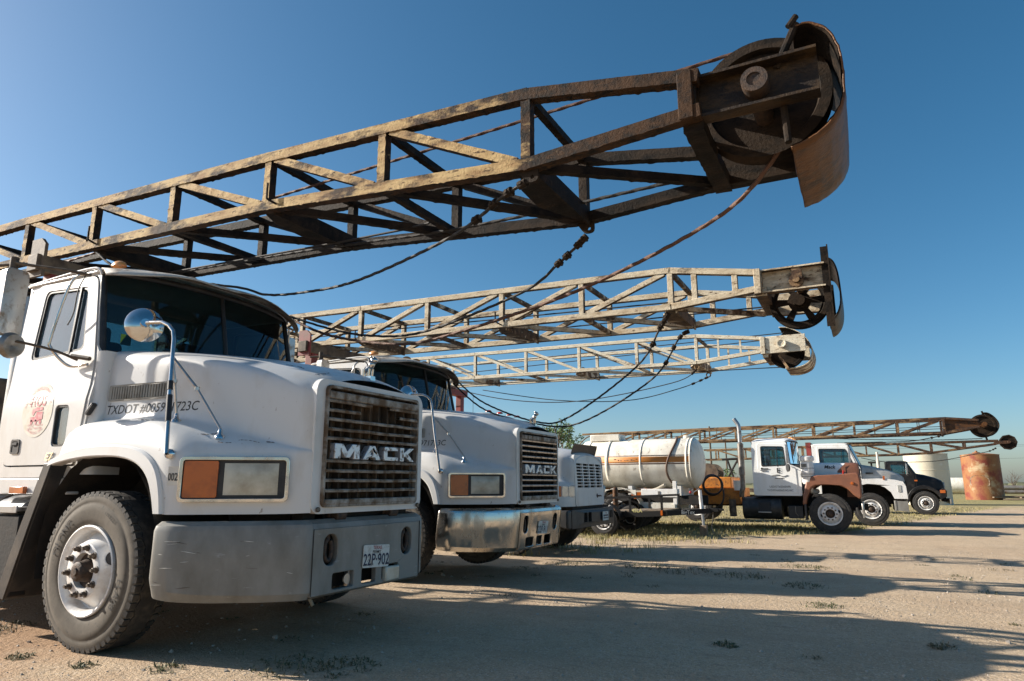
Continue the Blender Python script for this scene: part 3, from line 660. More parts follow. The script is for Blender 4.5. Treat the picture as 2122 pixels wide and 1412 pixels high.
def windshield_pts(zb, zt, ub, ut, hb, ht, bulge, nu=16, nz_=6, ext=0.):
    rows = []
    for j in range(nz_ + 1):
        t = j / nz_; z = lerp(zb, zt, t); hw = lerp(hb, ht, t); u0 = lerp(ub, ut, t); row = []
        for i in range(nu + 1):
            s = -1 + 2 * i / nu; row.append(Vector((u0 + bulge * (1 - abs(s) ** 2.4) + ext, s * hw, z + .0)))
        rows.append(row)
    return rows

def make_mack(loc, label, v):
    """v: 'near' grey plastic bumper, broken grille bars and lettering; 'far' chrome bumper"""
    T = thing('truck', loc, label, 'truck', group='white trucks with block letters on the grille')
    near = v == 'near'
    W = 'white_paint'
    def densify(poly, st_=.09):
        o = []
        for i in range(len(poly)):
            a = Vector(poly[i]).to_2d(); b = Vector(poly[(i + 1) % len(poly)]).to_2d(); k = max(1, int((b - a).length / st_))
            o += [tuple(a.lerp(b, q / k)) for q in range(k)]
        return o
    # --- hood and fenders, one moulding
    st = [(1.452, .620, 1.450, .615, .905, 1.300, 1.315, 1.735, 1.440, 1.865),
          (1.430, .655, 1.415, .648, .905, 1.300, 1.320, 1.760, 1.405, 1.885),
          (1.338, .718, 1.318, .684, .900, 1.300, 1.340, 1.800, 1.320, 1.925),
          (1.163, .850, 1.135, .742, .900, 1.300, 1.385, 1.855, 1.150, 1.975),
          (.983, .991, .945, .800, .900, 1.300, 1.430, 1.905, .960, 2.015),
          (.838, 1.098, .795, .842, .900, 1.302, 1.470, 1.943, .800, 2.045),
          (.740, 1.150, .690, .866, .900, 1.308, 1.498, 1.966, .690, 2.063),
          (.660, 1.160, .600, .882, .900, 1.325, 1.516, 1.983, .600, 2.076),
          (.615, 1.160, .550, .890, 1.000, 1.340, 1.524, 1.993, .550, 2.083),
          (.540, 1.160, .470, .900, 1.130, 1.360, 1.534, 2.008, .470, 2.093),
          (.400, 1.160, .340, .916, 1.245, 1.385, 1.545, 2.030, .340, 2.108),
          (.180, 1.160, .140, .936, 1.285, 1.405, 1.553, 2.058, .150, 2.128),
          (-.080, 1.160, -.090, .953, 1.290, 1.410, 1.555, 2.083, -.050, 2.148),
          (-.320, 1.155, -.270, .963, 1.272, 1.390, 1.552, 2.100, -.200, 2.160),
          (-.470, 1.145, -.345, .967, 1.250, 1.345, 1.545, 2.106, -.260, 2.166),
          (-.600, 1.120, -.375, .968, 1.225, 1.285, 1.520, 2.108, -.285, 2.168)]
    hood = hood_loft(T, st, W, boxy=True)
    bpy.context.view_layer.update(); bvh = BVHTree.FromObject(hood, bpy.context.evaluated_depsgraph_get())
    def skin(u, z, off=.0):      # near-side hood surface at (u, z), moved outwards by off
        h_ = bvh.ray_cast(Vector((u, -3, z)), Vector((0, 1, 0))); return Vector((u, (h_[0].y if h_[0] else -.9) - off, z))
    def skin_down(u, v_): h_ = bvh.ray_cast(Vector((u, v_, 4)), Vector((0, 0, -1))); return h_[0].z if h_[0] else 1.5
    for s in (-1, 1):   # flared lip round the wheel arch
        inner = [(.640, .905), (.600, 1.02), (.545, 1.125), (.455, 1.205), (.33, 1.252), (.15, 1.275), (-.10, 1.278), (-.32, 1.262), (-.50, 1.238), (-.60, 1.215)]
        outer = [(.712, .905), (.685, 1.05), (.625, 1.19), (.515, 1.285), (.365, 1.335), (.16, 1.358), (-.10, 1.358), (-.32, 1.338), (-.49, 1.300), (-.60, 1.262)]
        mb = MB()
        rows = []
        for a, b in zip(smooth_path([(x, 0, z) for x, z in inner], 3), smooth_path([(x, 0, z) for x, z in outer], 3)):
            rows.append([Vector((a.x, s * 1.10, a.z)), Vector((a.x, s * 1.178, a.z)), Vector((lerp(a.x, b.x, .12), s * 1.186, lerp(a.z, b.z, .12))), Vector((lerp(a.x, b.x, .85), s * 1.182, lerp(a.z, b.z, .85))), Vector((b.x, s * 1.168, b.z)), Vector((b.x, s * 1.14, b.z))])
        mb.grid(rows); mb.build('wheel_arch_lip', W, hood, smooth=22)
        mb = MB()   # dark wheel housing
        rows = []
        for k in range(13):
            a = R(-14 + k * 208 / 12); rows.append([Vector((.66 * math.cos(a), s * y, .60 + .725 * math.sin(a))) for y in (1.145, .9, .62, .56)])
        mb.grid(rows); mb.build('wheel_housing', 'under_black', T, smooth=60)
        mb = MB(); prism = [(-.56, 1.235), (-.60, 1.235), (-.985, .28), (-.93, .265)]
        prism_y(mb, prism, *(sorted((s * 1.17, s * .60)))); mb.build('splash_guard', 'flap_rubber', T, bevel=.006)
        mb = MB(); prism_y(mb, [(-.55, 1.24), (-.64, 1.24), (-.86, .74), (-1.04, .285), (-.93, .265), (-.73, .80)], *(sorted((s * 1.185, s * 1.17)))); mb.build('splash_edge', 'flap_rubber', T, bevel=.004)
    # --- grille surround
    mb = MB(); mb.panel([(x, z if z < 1.70 else z + .055 * (1 - (x / .63) ** 2)) for x, z in rrect(-.628, .628, .895, 1.800, .075, 6) for q in (0,)], [rrect(-.537, .537, .945, 1.765, .035)], lambda a, b, d: Vector((1.457 - d, a, b)), .05)
    sr = mb.build('grille_surround', W, T, bevel=.012, seg=3)
    mb = MB()
    for s in (-1, 1): mb.lathe([(.0, .001), (.0, .016), (-.012, .018)], (1.478, s * .57, .925), (1, 0, 0), 10)
    mb.build('bolt', 'nut_steel', sr)
    # --- grille
    mb = MB(); mb.panel(rrect(-.545, .545, .938, 1.772, .04), [rrect(-.525, .525, .957, 1.752, .03)], lambda a, b, d: Vector((1.482 - d, a, b)), .05)
    G = mb.build('grille', 'bar_metal', T, bevel=.006)
    mb = MB(); mb.box((1.385, 0, 1.355), (.02, 1.06, .82)); mb.build('radiator', 'radiator' if near else 'radiator_black', G)
    for k in range(10):
        mb = MB(); mb.box((1.425, -.47 + k * .1045, 1.355), (.055, .007, .79)); mb.build('grille_fin', 'radiator' if near else 'radiator_black', G)
    bars = [1.664, 1.599, 1.535, 1.467, 1.403, 1.247, 1.182, 1.115, 1.047]
    for i, z in enumerate(bars):
        spans = [(-.525, .525)]
        if near and i == 0: spans = [(-.525, -.06), (.155, .525)]
        if near and i == 1: spans = [(-.525, -.19), (.285, .525)]
        for a, b in spans:
            mb = MB(); rows = []
            for q in range(9):
                y = lerp(a, b, q / 8); dz = random.gauss(0, .0015) if near else 0
                rows.append([Vector((1.476, y, z + .012 + dz)), Vector((1.482, y, z + .004 + dz)), Vector((1.478, y, z - .010 + dz)), Vector((1.43, y, z - .006 + dz)), Vector((1.43, y, z + .012 + dz))])
            mb.grid(rows, closed=True); mb.build('grille_bar', 'bar_metal' if near else 'chrome_worn', G, smooth=30)
    mb = MB(); mb.box((1.462, 0, 1.705), (.05, 1.05, .055)); mb.build('grille_header', 'bar_metal', G, bevel=.008)
    mb = MB(); mb.box((1.465, 0, .973), (.045, 1.05, .036)); mb.build('grille_sill', 'bar_metal', G, bevel=.006)
    mb = MB(); mb.box((1.425, 0, 1.318), (.03, 1.05, .125)); mb.build('name_panel', 'under_black', G)
    LW = {'M': [[(0, 0), (0, 1), (.32, 1), (.5, .5), (.68, 1), (1, 1), (1, 0), (.76, 0), (.76, .55), (.6, .08), (.42, .08), (.24, .55), (.24, 0)]],
          'A': [[(0, 0), (.36, 1), (.66, 1), (1, 0), (.72, 0), (.66, .18), (.34, .18), (.28, 0)], [(.41, .38), (.60, .38), (.51, .70)]],
          'C': [[(.08, 0), (0, .12), (0, .88), (.08, 1), (1, 1), (1, .72), (.26, .72), (.26, .28), (1, .28), (1, 0)]],
          'K': [[(0, 0), (0, 1), (.26, 1), (.26, .62), (.66, 1), (1, 1), (.55, .55), (1, 0), (.70, 0), (.36, .38), (.26, .30), (.26, 0)]]}
    for ch, y0, wd_ in (('M', -.465, .265), ('A', -.165, .210), ('C', .080, .175), ('K', .285, .185)):
        L = LW[ch]; mb = MB()
        mb.panel(L[0], L[1:], lambda a, b, d, y0=y0, wd_=wd_: Vector((1.496 - d, y0 + a * wd_, 1.265 + b * .105)), .055); mb.build('letter', 'letter_metal', G, bevel=.004)
    # --- hood ornament: a small standing dog on a plinth
    mb = MB(); mb.box((1.372, 0, 1.890), (.10, .055, .035)); mb.tube(smooth_path([(1.335, 0, 1.945), (1.36, 0, 1.965), (1.395, 0, 1.985), (1.41, 0, 2.012)], 3), [.018] * 3 + [.024] * 3 + [.026] * 3 + [.022], 8)
    mb.sphere((1.425, 0, 2.03), .030, 10, 6, (1.15, .95, .85))
    for x, y in ((1.34, .016), (1.34, -.016), (1.395, .02), (1.395, -.02)): mb.tube([(x, y, 1.905), (x + .005, y, 1.965)], [.009, .011], 6)
    for y in (-.018, .018): mb.sphere((1.412, y, 2.056), .011, 6, 4)
    mb.build('ornament', 'chrome', T, smooth=60)
    # --- headlamps on the swept corners
    for s in (-1, 1):
        A = Vector((.815, s * 1.145, 0)); B = Vector((1.350, s * .725, 0)); dr = (B - A).normalized(); L = (B - A).length; nr = Vector((dr.y * s * -1 * -1, 0, 0))
        nr = Vector((-dr.y * s, dr.x * s, 0)) ; nr = nr if nr.x > 0 else -nr
        nr = Vector((abs(dr.y), s * abs(dr.x), 0)).normalized()
        def fm(a, b, d, A=A, dr=dr, nr=nr): return A + dr * a + nr * (.022 - d) + Vector((0, 0, b))
        mb = MB(); mb.panel(rrect(0, L, .978, 1.268, .03), [rrect(.022, L - .022, 1.000, 1.246, .018)], fm, .06); hl = mb.build('headlight', 'chrome', T, bevel=.005, smooth=35)
        mb = MB(); mb.panel(rrect(.022, L - .022, 1.000, 1.246, .01), [], lambda a, b, d: fm(a, b, d + .026), .01); mb.build('lamp_bucket', 'black_plastic', hl)
        mb = MB(); mb.panel(rrect(.028, .236, 1.006, 1.240, .012), [], lambda a, b, d: fm(a, b, d + .008), .04); mb.build('turn_signal', 'amber', hl, bevel=.008)
        mb = MB(); x0, x1, z0, z1 = .272, L - .070, 1.022, 1.226; rows = []
        for j in range(9):
            t = j / 8; row = []
            for i in range(13):
                q = i / 12; bul = .012 * (1 - (2 * q - 1) ** 4) * (1 - (2 * t - 1) ** 4); row.append(fm(lerp(x0, x1, q), lerp(z0, z1, t), .022 - bul))
            rows.append(row)
        mb.grid(rows); mb.build('lamp_lens', 'lens_cloudy', hl, smooth=60)
    # --- bumper
    bm_ = 'bumper_grey' if near else 'bumper_chrome'; lean = 0. if near else .11; LN = lambda p: Vector((p.x + lean * (p.z - .60), p.y, p.z))
    hol = []
    for c in (-.43, .43): hol.append(rrect(c - .068, c + .068, .555, .760, .064, 5))
    hol += [rrect(-.40, -.18, .395, .500, .015), rrect(-.095, .065, .395, .500, .015), rrect(.135, .335, .395, .500, .015)]
    mb = MB(); mb.panel([(-.60, .372), (.60, .372), (.60, .800), (-.60, .800)], hol, lambda a, b, d: LN(Vector((1.474 - d, a, b))), .045)
    BP = mb.build('bumper', bm_, T, bevel=.006)
    mb = MB(); mb.grid([[LN(Vector(q)) for q in ((1.474, y, .800), (1.462, y, .832), (1.418, y, .858), (1.36, y, .858))] for y in (-.60, .60)]); mb.grid([[LN(Vector(q)) for q in ((1.474, y, .372), (1.44, y, .358), (1.37, y, .358))] for y in (-.60, .60)]); mb.build('bumper_rim', bm_, BP, smooth=25)
    plan = smooth_path([(1.474, .602, 0), (1.455, .66, 0), (1.375, .755, 0), (1.22, .90, 0), (1.02, 1.06, 0), (.85, 1.165, 0), (.735, 1.20, 0), (.70, 1.20, 0)], 4)
    for s in (-1, 1):
        rows = []
        m = len(plan)
        for i, p in enumerate(plan):
            t = i / (m - 1); d = (plan[min(i + 1, m - 1)] - plan[max(i - 1, 0)]).normalized(); nrm = Vector((max(d.y, 0), -d.x, 0)).normalized()
            zb = .358 + .055 * t ** 3; zt = .858
            row = [p - nrm * .05 + V(0, 0, zb), p - nrm * .028 + V(0, 0, zb), p + V(0, 0, zb + .045 + .06 * t ** 4), p + V(0, 0, lerp(zb, zt, .5)), p + V(0, 0, .800), p - nrm * .012 + V(0, 0, .832), p - nrm * .05 + V(0, 0, zt), p - nrm * .09 + V(0, 0, zt)]
            rows.append([LN(Vector((q.x, s * q.y, q.z))) for q in row])
        mb = MB(); mb.grid(rows)
        mb.build('bumper_end', bm_, BP, smooth=24, solid=.012)
        mb = MB(); mb.bar(LN(V(1.4755, s * .601, .38)), LN(V(1.4755, s * .601, .80)), .005, .003, up=(0, 1, 0)); mb.build('bumper_seam', 'under_black', BP)
        # tow hook in its slot
        mb = MB(); c = Vector((1.445, s * .43, .655))
        pts = [c + Vector((0, .036 * math.cos(a), .072 * math.sin(a))) for a in [R(100 + 320 * k / 14) for k in range(15)]]
        mb.tube(pts, .017, 8); mb.box((1.41, s * .43, .735), (.06, .05, .05)); mb.build('tow_hook', 'hub_rust', T, smooth=60)
        mb = MB(); mb.box((1.395, s * .43, .66), (.02, .22, .28)); mb.build('hook_backing', 'under_black', T)
        mb = MB(); mb.cyl((1.405, s * .30 - .05, .880), (1.405, s * .30 + .05, .880), .045, n=16); mb.box((1.36, s * .30, .89), (.06, .14, .05)); mb.build('hood_hinge', 'hub_rust', T, bevel=.004)
    mb = MB(); mb.box((1.33, 0, .56), (.04, 1.2, .34)); mb.box((1.30, 0, .87), (.10, 1.16, .07)); mb.build('cross_member', 'under_black', T)
    if near:
        mb = MB(); mb.box((1.475, .24, .435), (.05, .165, .105)); mb.build('fog_lamp', 'lens_cloudy', BP, bevel=.012)
        mb = MB(); mb.cyl((1.44, -.225, .445), (1.452, -.225, .445), .035, n=14); mb.box((1.43, -.20, .445), (.03, .02, .10)); mb.build('lamp_bracket', 'chrome_worn', BP)
        mb = MB(); mb.tube(smooth_path([(.90, -.45, .40), (1.10, -.40, .36), (1.22, -.36, .33), (1.26, -.34, .27)], 4), .012, 6); mb.build('drain_hose', 'hose_grey', T)
    py, pz, pw, ph = (.05, .575, .150, .079) if near else (.05, .600, .145, .077)
    tl = R(-3 if near else -2)
    def fp(a, b, d=0.): return LN(Vector((1.486 - d, py + a * math.cos(tl) - b * math.sin(tl), pz + a * math.sin(tl) + b * math.cos(tl))))
    mb = MB(); mb.panel(rrect(-pw, pw, -ph, ph, .012), [], lambda a, b, d: fp(a, b, d), .006); PL = mb.build('licence_plate', 'plate_white', T, bevel=.002)
    fq = lambda dx, dz: (lambda x, y: fp(x + dx, y + dz, -.0022))
    mb = MB(); lettering(mb, '22P\u00b7902' if near else '22P-911', .115, fq(0, -.062), sx=.80, bold=.014); mb.build('plate_number', 'ink_blue', PL, smooth=0)
    mb = MB(); lettering(mb, 'TEXAS', .034, fq(.005, .048), bold=.01); mb.build('plate_state', 'ink_red', PL, smooth=0)
    mb = MB(); lettering(mb, 'PERMIT', .030, fq(.0, .020), bold=.01); mb.build('plate_type', 'ink_black', PL, smooth=0)
    # --- cab shell
    def side_v(z):
        if z < 1.72: return 1.062
        if z < 1.80: return lerp(1.062, 1.045, (z - 1.72) / .08)
        return lerp(1.045, .985, (z - 1.80) / .95)
    winp = rpoly([(-1.325, 2.085), (-.605, 2.120), (-.690, 2.655), (-1.300, 2.690)], .06, 4)
    smallw = rpoly([(-.805, 1.370), (-.625, 1.370), (-.622, 1.685), (-.805, 1.690)], .045, 4)
    doorp = rpoly([(-1.435, 1.235), (-.490, 1.235), (-.430, 1.72), (-.430, 1.99), (-.600, 2.735), (-1.435, 2.755)], [.06, .02, 0, .05, .08, .08], 4)
    sidep = [(-1.56, 1.14), (-.455, 1.14), (-.395, 1.72), (-.395, 2.06), (-.45, 2.15), (-.585, 2.785), (-1.56, 2.785)]
    gaph = rpoly([(-1.446, 1.224), (-.480, 1.224), (-.420, 1.72), (-.420, 1.99), (-.591, 2.746), (-1.446, 2.766)], [.06, .02, 0, .05, .08, .08], 4)
    cab_parts = []
    for s in (-1, 1):
        f = lambda a, b, d, s=s: Vector((a, s * (side_v(b) - d), b))
        mb = MB(); mb.panel(densify(sidep), [densify(gaph)], f, .035); mb.build('cab_side', W, T, smooth=30)
        mb = MB(); mb.panel(densify(gaph), [densify(winp)], lambda a, b, d, s=s: Vector((a, s * (side_v(b) - .05 - d), b)), .01); mb.build('door_inner', 'cab_inside', T, smooth=30)
        mb = MB(); mb.panel(densify(doorp), [densify(winp), densify(smallw)], lambda a, b, d, s=s: Vector((a, s * (side_v(b) + .008 - d), b)), .035); DR = mb.build('door', W, T, smooth=30, bevel=.004)
        # raised window surround, dark seal, glass, divider
        ring = lambda poly, k: [(lerp(sum(p[0] for p in poly) / len(poly), x, k), lerp(sum(p[1] for p in poly) / len(poly), z, k)) for x, z in poly]
        for poly, gl in ((winp, 'window_glass'), (smallw, 'window_glass')):
            mb = MB(); mb.panel(poly, [ring(poly, .93 if poly is winp else .90)], lambda a, b, d, s=s: Vector((a, s * (side_v(b) + .002 - d), b)), .03); mb.build('window_seal', 'black_plastic', DR, smooth=30)
            mb = MB(); mb.panel(ring(poly, .97), [], lambda a, b, d, s=s: Vector((a, s * (side_v(b) - .016 - d), b)), .004); mb.build('door_window', gl, DR, smooth=0)
        mb = MB(); mb.bar((-.795, s * (side_v(2.08) + .0), 2.10), (-.800, s * (side_v(2.66) + .0), 2.665), .020, .02, up=(1, 0, 0)); mb.build('vent_divider', 'black_plastic', DR)
        mb = MB(); mb.panel(rrect(-1.345, -1.225, 1.325, 1.440, .02), [rrect(-1.328, -1.242, 1.340, 1.425, .012)], lambda a, b, d, s=s: Vector((a, s * (1.078 - d), b)), .02); dh = mb.build('door_handle', 'black_plastic', DR)
        mb = MB(); mb.box((-1.285, s * 1.0725, 1.382), (.086, .004, .086)); mb.box((-1.285, s * 1.078, 1.405), (.07, .012, .02)); mb.build('handle_cup', 'dash_black', DR)
        # rain gutter, marker lamp, hood latch
        mb = MB(); mb.tube(smooth_path([(-1.57, s * .995, 2.775), (-1.0, s * 1.0, 2.80), (-.62, s * 1.005, 2.795), (-.56, s * .99, 2.74)], 4), .012, 6); mb.build('rain_gutter', W, T)
        mb = MB(); mb.bar((-.395, s * 1.064, 1.60), (-.335, s * 1.055, 1.68), .04, .028); mb.build('hood_latch', 'black_plastic', T, bevel=.006)
    mb = MB(); mb.panel(rrect(-1.0, 1.0, 1.14, 2.785, .06), [rrect(-.62, .62, 2.12, 2.60, .08)], lambda a, b, d: Vector((-1.56 + d, a * (1.02 if b < 2 else .99), b)), .03); mb.build('cab_back', W, T)
    mb = MB(); mb.panel(rrect(-.64, .64, 2.10, 2.62, .08), [], lambda a, b, d: Vector((-1.545 + d, a, b)), .004); mb.build('rear_window', 'far_glass', T)
    rows = []   # roof shell
    for j in range(17):
        t = j / 16; row = []
        for i in range(25):
            q = -1 + 2 * i / 24; front = -.565 + .20 * (1 - abs(q) ** 2.4); u = lerp(-1.585, front, t)
            edge = 1 - abs(q) ** 5; fr = 1 - max(0, (t - .80) / .2) ** 2 * .35; bk = 1 - max(0, (.16 - t) / .16) ** 2 * .8
            row.append(Vector((u, q * 1.005, 2.775 + .115 * edge * fr * bk)))
        rows.append(row)
    mb = MB(); mb.grid(rows); mb.build('roof', 'roof_dirty' if not near else 'white_paint', T, smooth=60, solid=.02)
    # --- windshield, centre strip, rubber seal
    wr = windshield_pts(2.085, 2.775, -.435, -.585, .985, .965, .215)
    mb = MB(); mb.grid(wr); WS = mb.build('windshield', 'windshield_glass', T, smooth=180)
    loop = [wr[0][i] for i in range(17)] + [r[-1] for r in wr[1:]] + [wr[-1][i] for i in range(15, -1, -1)] + [r[0] for r in wr[-2:0:-1]]
    mb = MB(); mb.tube(loop + [loop[0]], .026, 8); mb.build('windshield_seal', 'black_plastic', WS, smooth=60)
    mb = MB(); mb.tube([wr[0][8 if near else 8] + V(.004, 0, 0), wr[-1][8] + V(.004, 0, 0)], .018, 8); mb.build('centre_strip', 'black_plastic', WS)
    for c in (-.45, .25):
        mb = MB(); p = lambda q, z: Vector((-.435 - .15 * (z - 2.085) / .69 + .215 * (1 - abs(q / .98) ** 2.4) + .03, q, z))
        mb.tube([p(c, 2.13), p(c + .25, 2.17), p(c + .42, 2.15)], .009, 6); mb.tube([p(c - .15, 2.155), p(c + .46, 2.165)], .006, 4); mb.build('wiper', 'black_plastic', WS)
    mb = MB(); rows = windshield_pts(1.90, 2.10, -.42, -.44, 1.03, .99, .215, nz_=3); mb.grid(rows); mb.build('cowl', W, T, smooth=60)
    for s in (-1, 1):   # rounded cowl corner between door and hood
        mb = MB(); mb.grid([[Vector((u, s * v_, z)) for u, v_ in ((-.405, 1.056 if z < 1.75 else 1.036), (-.355, 1.045 if z < 1.75 else 1.03), (-.328, 1.015), (-.325, .96), (-.34, .80))] for z in (1.16, 1.5, 1.75, 2.0, 2.09)]); mb.build('cowl_corner', W, T, smooth=60)
    # --- sun visor, bent and rusted
    n1 = 24; rows = []
    for j in range(6):
        t = j / 5; row = []
        for i in range(n1 + 1):
            q = -1 + 2 * i / n1; u = -.565 + .205 * (1 - abs(q) ** 2.4) + t * (.10 + .17 * (1 - q * q) ** .5) + (.02 * t if near else 0)
            z = 2.842 - .05 * abs(q) ** 3 - .075 * t * t + .012 * math.sin(q * 9) * t
            if q > .45: z -= .10 * t * (q - .45) / .55
            row.append(Vector((u, q * (1.0 + .03 * t), z)))
        rows.append(row)
    mb = MB(); mb.grid(rows); VZ = mb.build('sun_visor', 'visor_edge', T, smooth=60, solid=.006)
    mb = MB(); mb.grid([[p - V(0.004, 0, .010) for p in r] for r in rows[:6]]); mb.build('visor_underside', 'visor_rust', VZ, smooth=60)
    for q in (-.82, -.22, 0, .22, .82):
        mb = MB(); u = -.70 + .18 * (1 - abs(q) ** 2.4); z = 2.885 - .03 * abs(q) ** 4
        mb.sphere((u, q, z - .006), .062, 14, 6, (1.25, .8, .75), half=True); mb.build('marker_lamp', 'amber_marker', T, smooth=60)
    # --- inside of the cab
    mb = MB(); mb.box((-1.0, 0, 1.20), (1.05, 2.0, .06)); mb.build('cab_floor', 'dash_black', T)
    mb = MB(); prism_y(mb, rpoly([(-.86, 1.3), (-.66, 1.35), (-.64, 2.06), (-.78, 2.10), (-.90, 2.02)], .03), -.95, .95); mb.build('dashboard', 'dash_black', T, bevel=.01)
    for y in (-.5, .5):
        mb = MB(); mb.box((-1.10, y, 1.58), (.50, .52, .16)); mb.box((-1.36, y, 1.98), (.14, .50, .80), Matrix.Rotation(R(-8), 3, 'Y')); mb.box((-1.40, y, 2.42), (.10, .28, .18)); mb.build('seat', 'seat_grey' if near else 'seat_teal', T, bevel=.04, seg=3)
    mb = MB(); c = Vector((-.80, .5, 2.06)); ax = Vector((.55, 0, .83)); a1 = ax.cross(V(0, 1, 0)).normalized(); a2 = V(0, 1, 0)
    pts = [c + (a1 * math.cos(t) + a2 * math.sin(t)) * .235 for t in [2 * math.pi * k / 28 for k in range(29)]]; mb.tube(pts, .016, 6)
    for t in (R(90), R(210), R(330)): mb.tube([c, c + (a1 * math.cos(t) + a2 * math.sin(t)) * .23], .011, 6)
    mb.tube([c, c - ax * .35], .03, 8); mb.build('steering_wheel', 'dash_black', T)
    mb = MB(); mb.box((-.405, -.83, 2.215), (.004, .085, .085)); mb.build('inspection_sticker', 'sticker_green', T)
    # --- hood mirror on its tripod
    def mirror(s):
        O = lambda x, y, z: Vector((x, s * y, z))
        top = O(.50, 1.06, 2.09)
        mb = MB(); mb.tube([O(.72, 1.185, 1.285), O(.60, 1.12, 1.70), top] + [O(x, y, z) for x, y, z in [(.485, 1.06, 2.15), (.44, 1.065, 2.195), (.37, 1.07, 2.225), (.22, 1.085, 2.235)]], .0145, 10); mr = mb.build('hood_mirror', 'chrome', T, smooth=60)
        for e in (O(.905, .935, skin_down(.905, s * .935)), O(.53, 1.0, skin_down(.53, s * 1.0))):
            m = top.lerp(e, .52); mb = MB(); mb.tube([top + V(0, 0, -.12), m], .011, 8); mb.tube([m, e + V(0, 0, .05)], .0085, 8); mb.tube([m - V(0, 0, .012), m + V(0, 0, .012)], .016, 8); mb.build('mirror_brace', 'chrome_worn', mr)
            mb = MB(); mb.lathe([(-.015, .036), (.006, .034), (.016, .018), (.05, .012)], e, (0, 0, 1), 14); mb.build('brace_foot', 'chrome', mr, smooth=60)
        mb = MB(); mb.lathe([(-.02, .034), (.012, .032), (.022, .012), (.035, .012)], O(.715, 1.155, 1.285), (.3, s, .1), 14); mb.build('mirror_foot', 'chrome', mr, smooth=60)
        ax = Vector((.86, s * .48, .10)).normalized()
        mb = MB(); c = O(.20, 1.085, 2.235); mb.lathe([(.012, .001), (.012, .03), (-.002, .035), (-.012, .075), (-.04, .118), (-.055, .130), (-.062, .126), (-.058, .11), (-.058, .001)], c, ax, 28); mb.build('mirror_head', 'chrome', mr, smooth=35)
        if near and s < 0:
            mb = MB(); mb.tube([O(.655, 1.15, 1.50), O(.61, 1.125, 1.68)], .019, 8); mb.tube([O(.60, 1.12, 1.72), O(.585, 1.112, 1.78)], .018, 8); mb.build('tape_wrap', 'black_plastic', mr, smooth=60)
    mirror(-1)
    # --- door mirrors: tall head, round spot mirror and loop bracket
    for s in (-1, 1):
        O = lambda x, y, z: Vector((x, s * y, z))
        mb = MB(); mb.panel(rrect(-.09, .09, 2.20, 2.72, .04), [], lambda a, b, d: O(-1.03 + d * .95 + a * .18, 1.40 + a, b), .09); dm = mb.build('door_mirror', 'chrome_worn', T, bevel=.04, seg=5)
        mb = MB(); mb.lathe([(0, .001), (.03, .05), (.03, .085), (-.01, .10), (-.012, .001)], O(-.93, 1.38, 2.12), (.9, -.2 * s, -.1), 20); mb.build('spot_mirror', 'mirror_back', dm, smooth=60)
        mb = MB(); mb.tube(smooth_path([O(-1.03, 1.40, 2.80), O(-.95, 1.38, 2.77), O(-.68, 1.20, 2.73), O(-.60, 1.05, 2.72)], 4), .012, 8); mb.tube([O(-1.03, 1.40, 2.73), O(-1.03, 1.40, 2.83)], .03, 10); mb.tube([O(-1.16, 1.46, 2.765), O(-.95, 1.37, 2.775)], .014, 8); mb.build('mirror_arm', 'brown_steel', dm, smooth=60); mb = MB()
        mb.tube(smooth_path([O(-.93, 1.38, 2.16), O(-.72, 1.20, 2.10), O(-.60, 1.07, 2.03)], 4), .010, 8); mb.tube([O(-.63, 1.10, 2.06), O(-.46, 1.06, 2.03)], .017, 8); mb.build('mirror_arm', 'brown_steel', dm, smooth=60)
        mb = MB(); mb.tube(smooth_path([O(-.60, 1.05, 2.725), O(-.66, 1.12, 2.70), O(-.70, 1.16, 2.58), O(-.76, 1.20, 2.20), O(-.76, 1.19, 2.12), O(-.71, 1.12, 2.02), O(-.66, 1.07, 1.985), O(-.48, 1.06, 1.99)], 5), .011, 8); mb.build('mirror_stay', 'chrome', dm, smooth=60)
        if s < 0 and near: mb = MB(); mb.tube(smooth_path([O(-.62, 1.08, 2.72), O(-.66, 1.10, 2.60), O(-.72, 1.08, 2.42), O(-.80, 1.07, 2.33)], 5), .005, 6); mb.build('loose_wire', 'black_plastic', dm)
    # --- side vent, stickers and lettering on the near side
    dz_ = lambda poly: densify(poly, .04)
    mb = MB(); mb.panel(dz_(rrect(-.305, .315, 1.702, 1.822, .015)), [dz_(rrect(-.290, .300, 1.715, 1.809, .01))], lambda a, b, d: skin(a, b, .010 - d), .016)
    VE = mb.build('hood_vent', 'vent_grey', T, smooth=40)
    for k in range(22):
        x = -.282 + k * .0272; p0 = skin(x, 1.716, .006); p1 = skin(x, 1.808, .006); mb = MB(); mb.bar(p0, p1, .013, .006, up=(.45, -1, 0)); mb.build('louvre', 'vent_grey', VE)
    rows = [[skin(-.292 + .0494 * i, 1.713 + .0328 * j, .002) for i in range(13)] for j in range(4)]
    mb = MB(); mb.grid(rows); mb.build('vent_mesh', 'dull_steel', VE)
    mb = MB(); lettering(mb, 'TXDOT #005971723C', .096, lambda x, y: skin(x + .145, y + 1.603, .0014), sx=1.0, shear=.12, bold=.004); mb.build('number_lettering', 'ink_black', hood, smooth=0)
    if near:
        fb = lambda x, y: skin(.752 + x * .80, y, .0);
        mb = MB(); mb.panel(rrect(-.045, .045, 1.085, 1.205, .006), [], lambda a, b, d: fb(a, b) - V(0, .004 - d, 0), .003); ns = mb.build('number_sticker', 'sticker_clear', T)
        mb = MB(); lettering(mb, '002', .068, lambda x, y: fb(x, y + 1.115) - V(0, .0065, 0), sx=.78, bold=.012); mb.build('number_lettering', 'ink_black', ns, smooth=0)
        dv = lambda z: -side_v(z) - .0105
        mb = MB(); ell = [(-1.045 + .205 * math.cos(t), 1.665 + .215 * math.sin(t)) for t in [2 * math.pi * k / 40 for k in range(40)]]
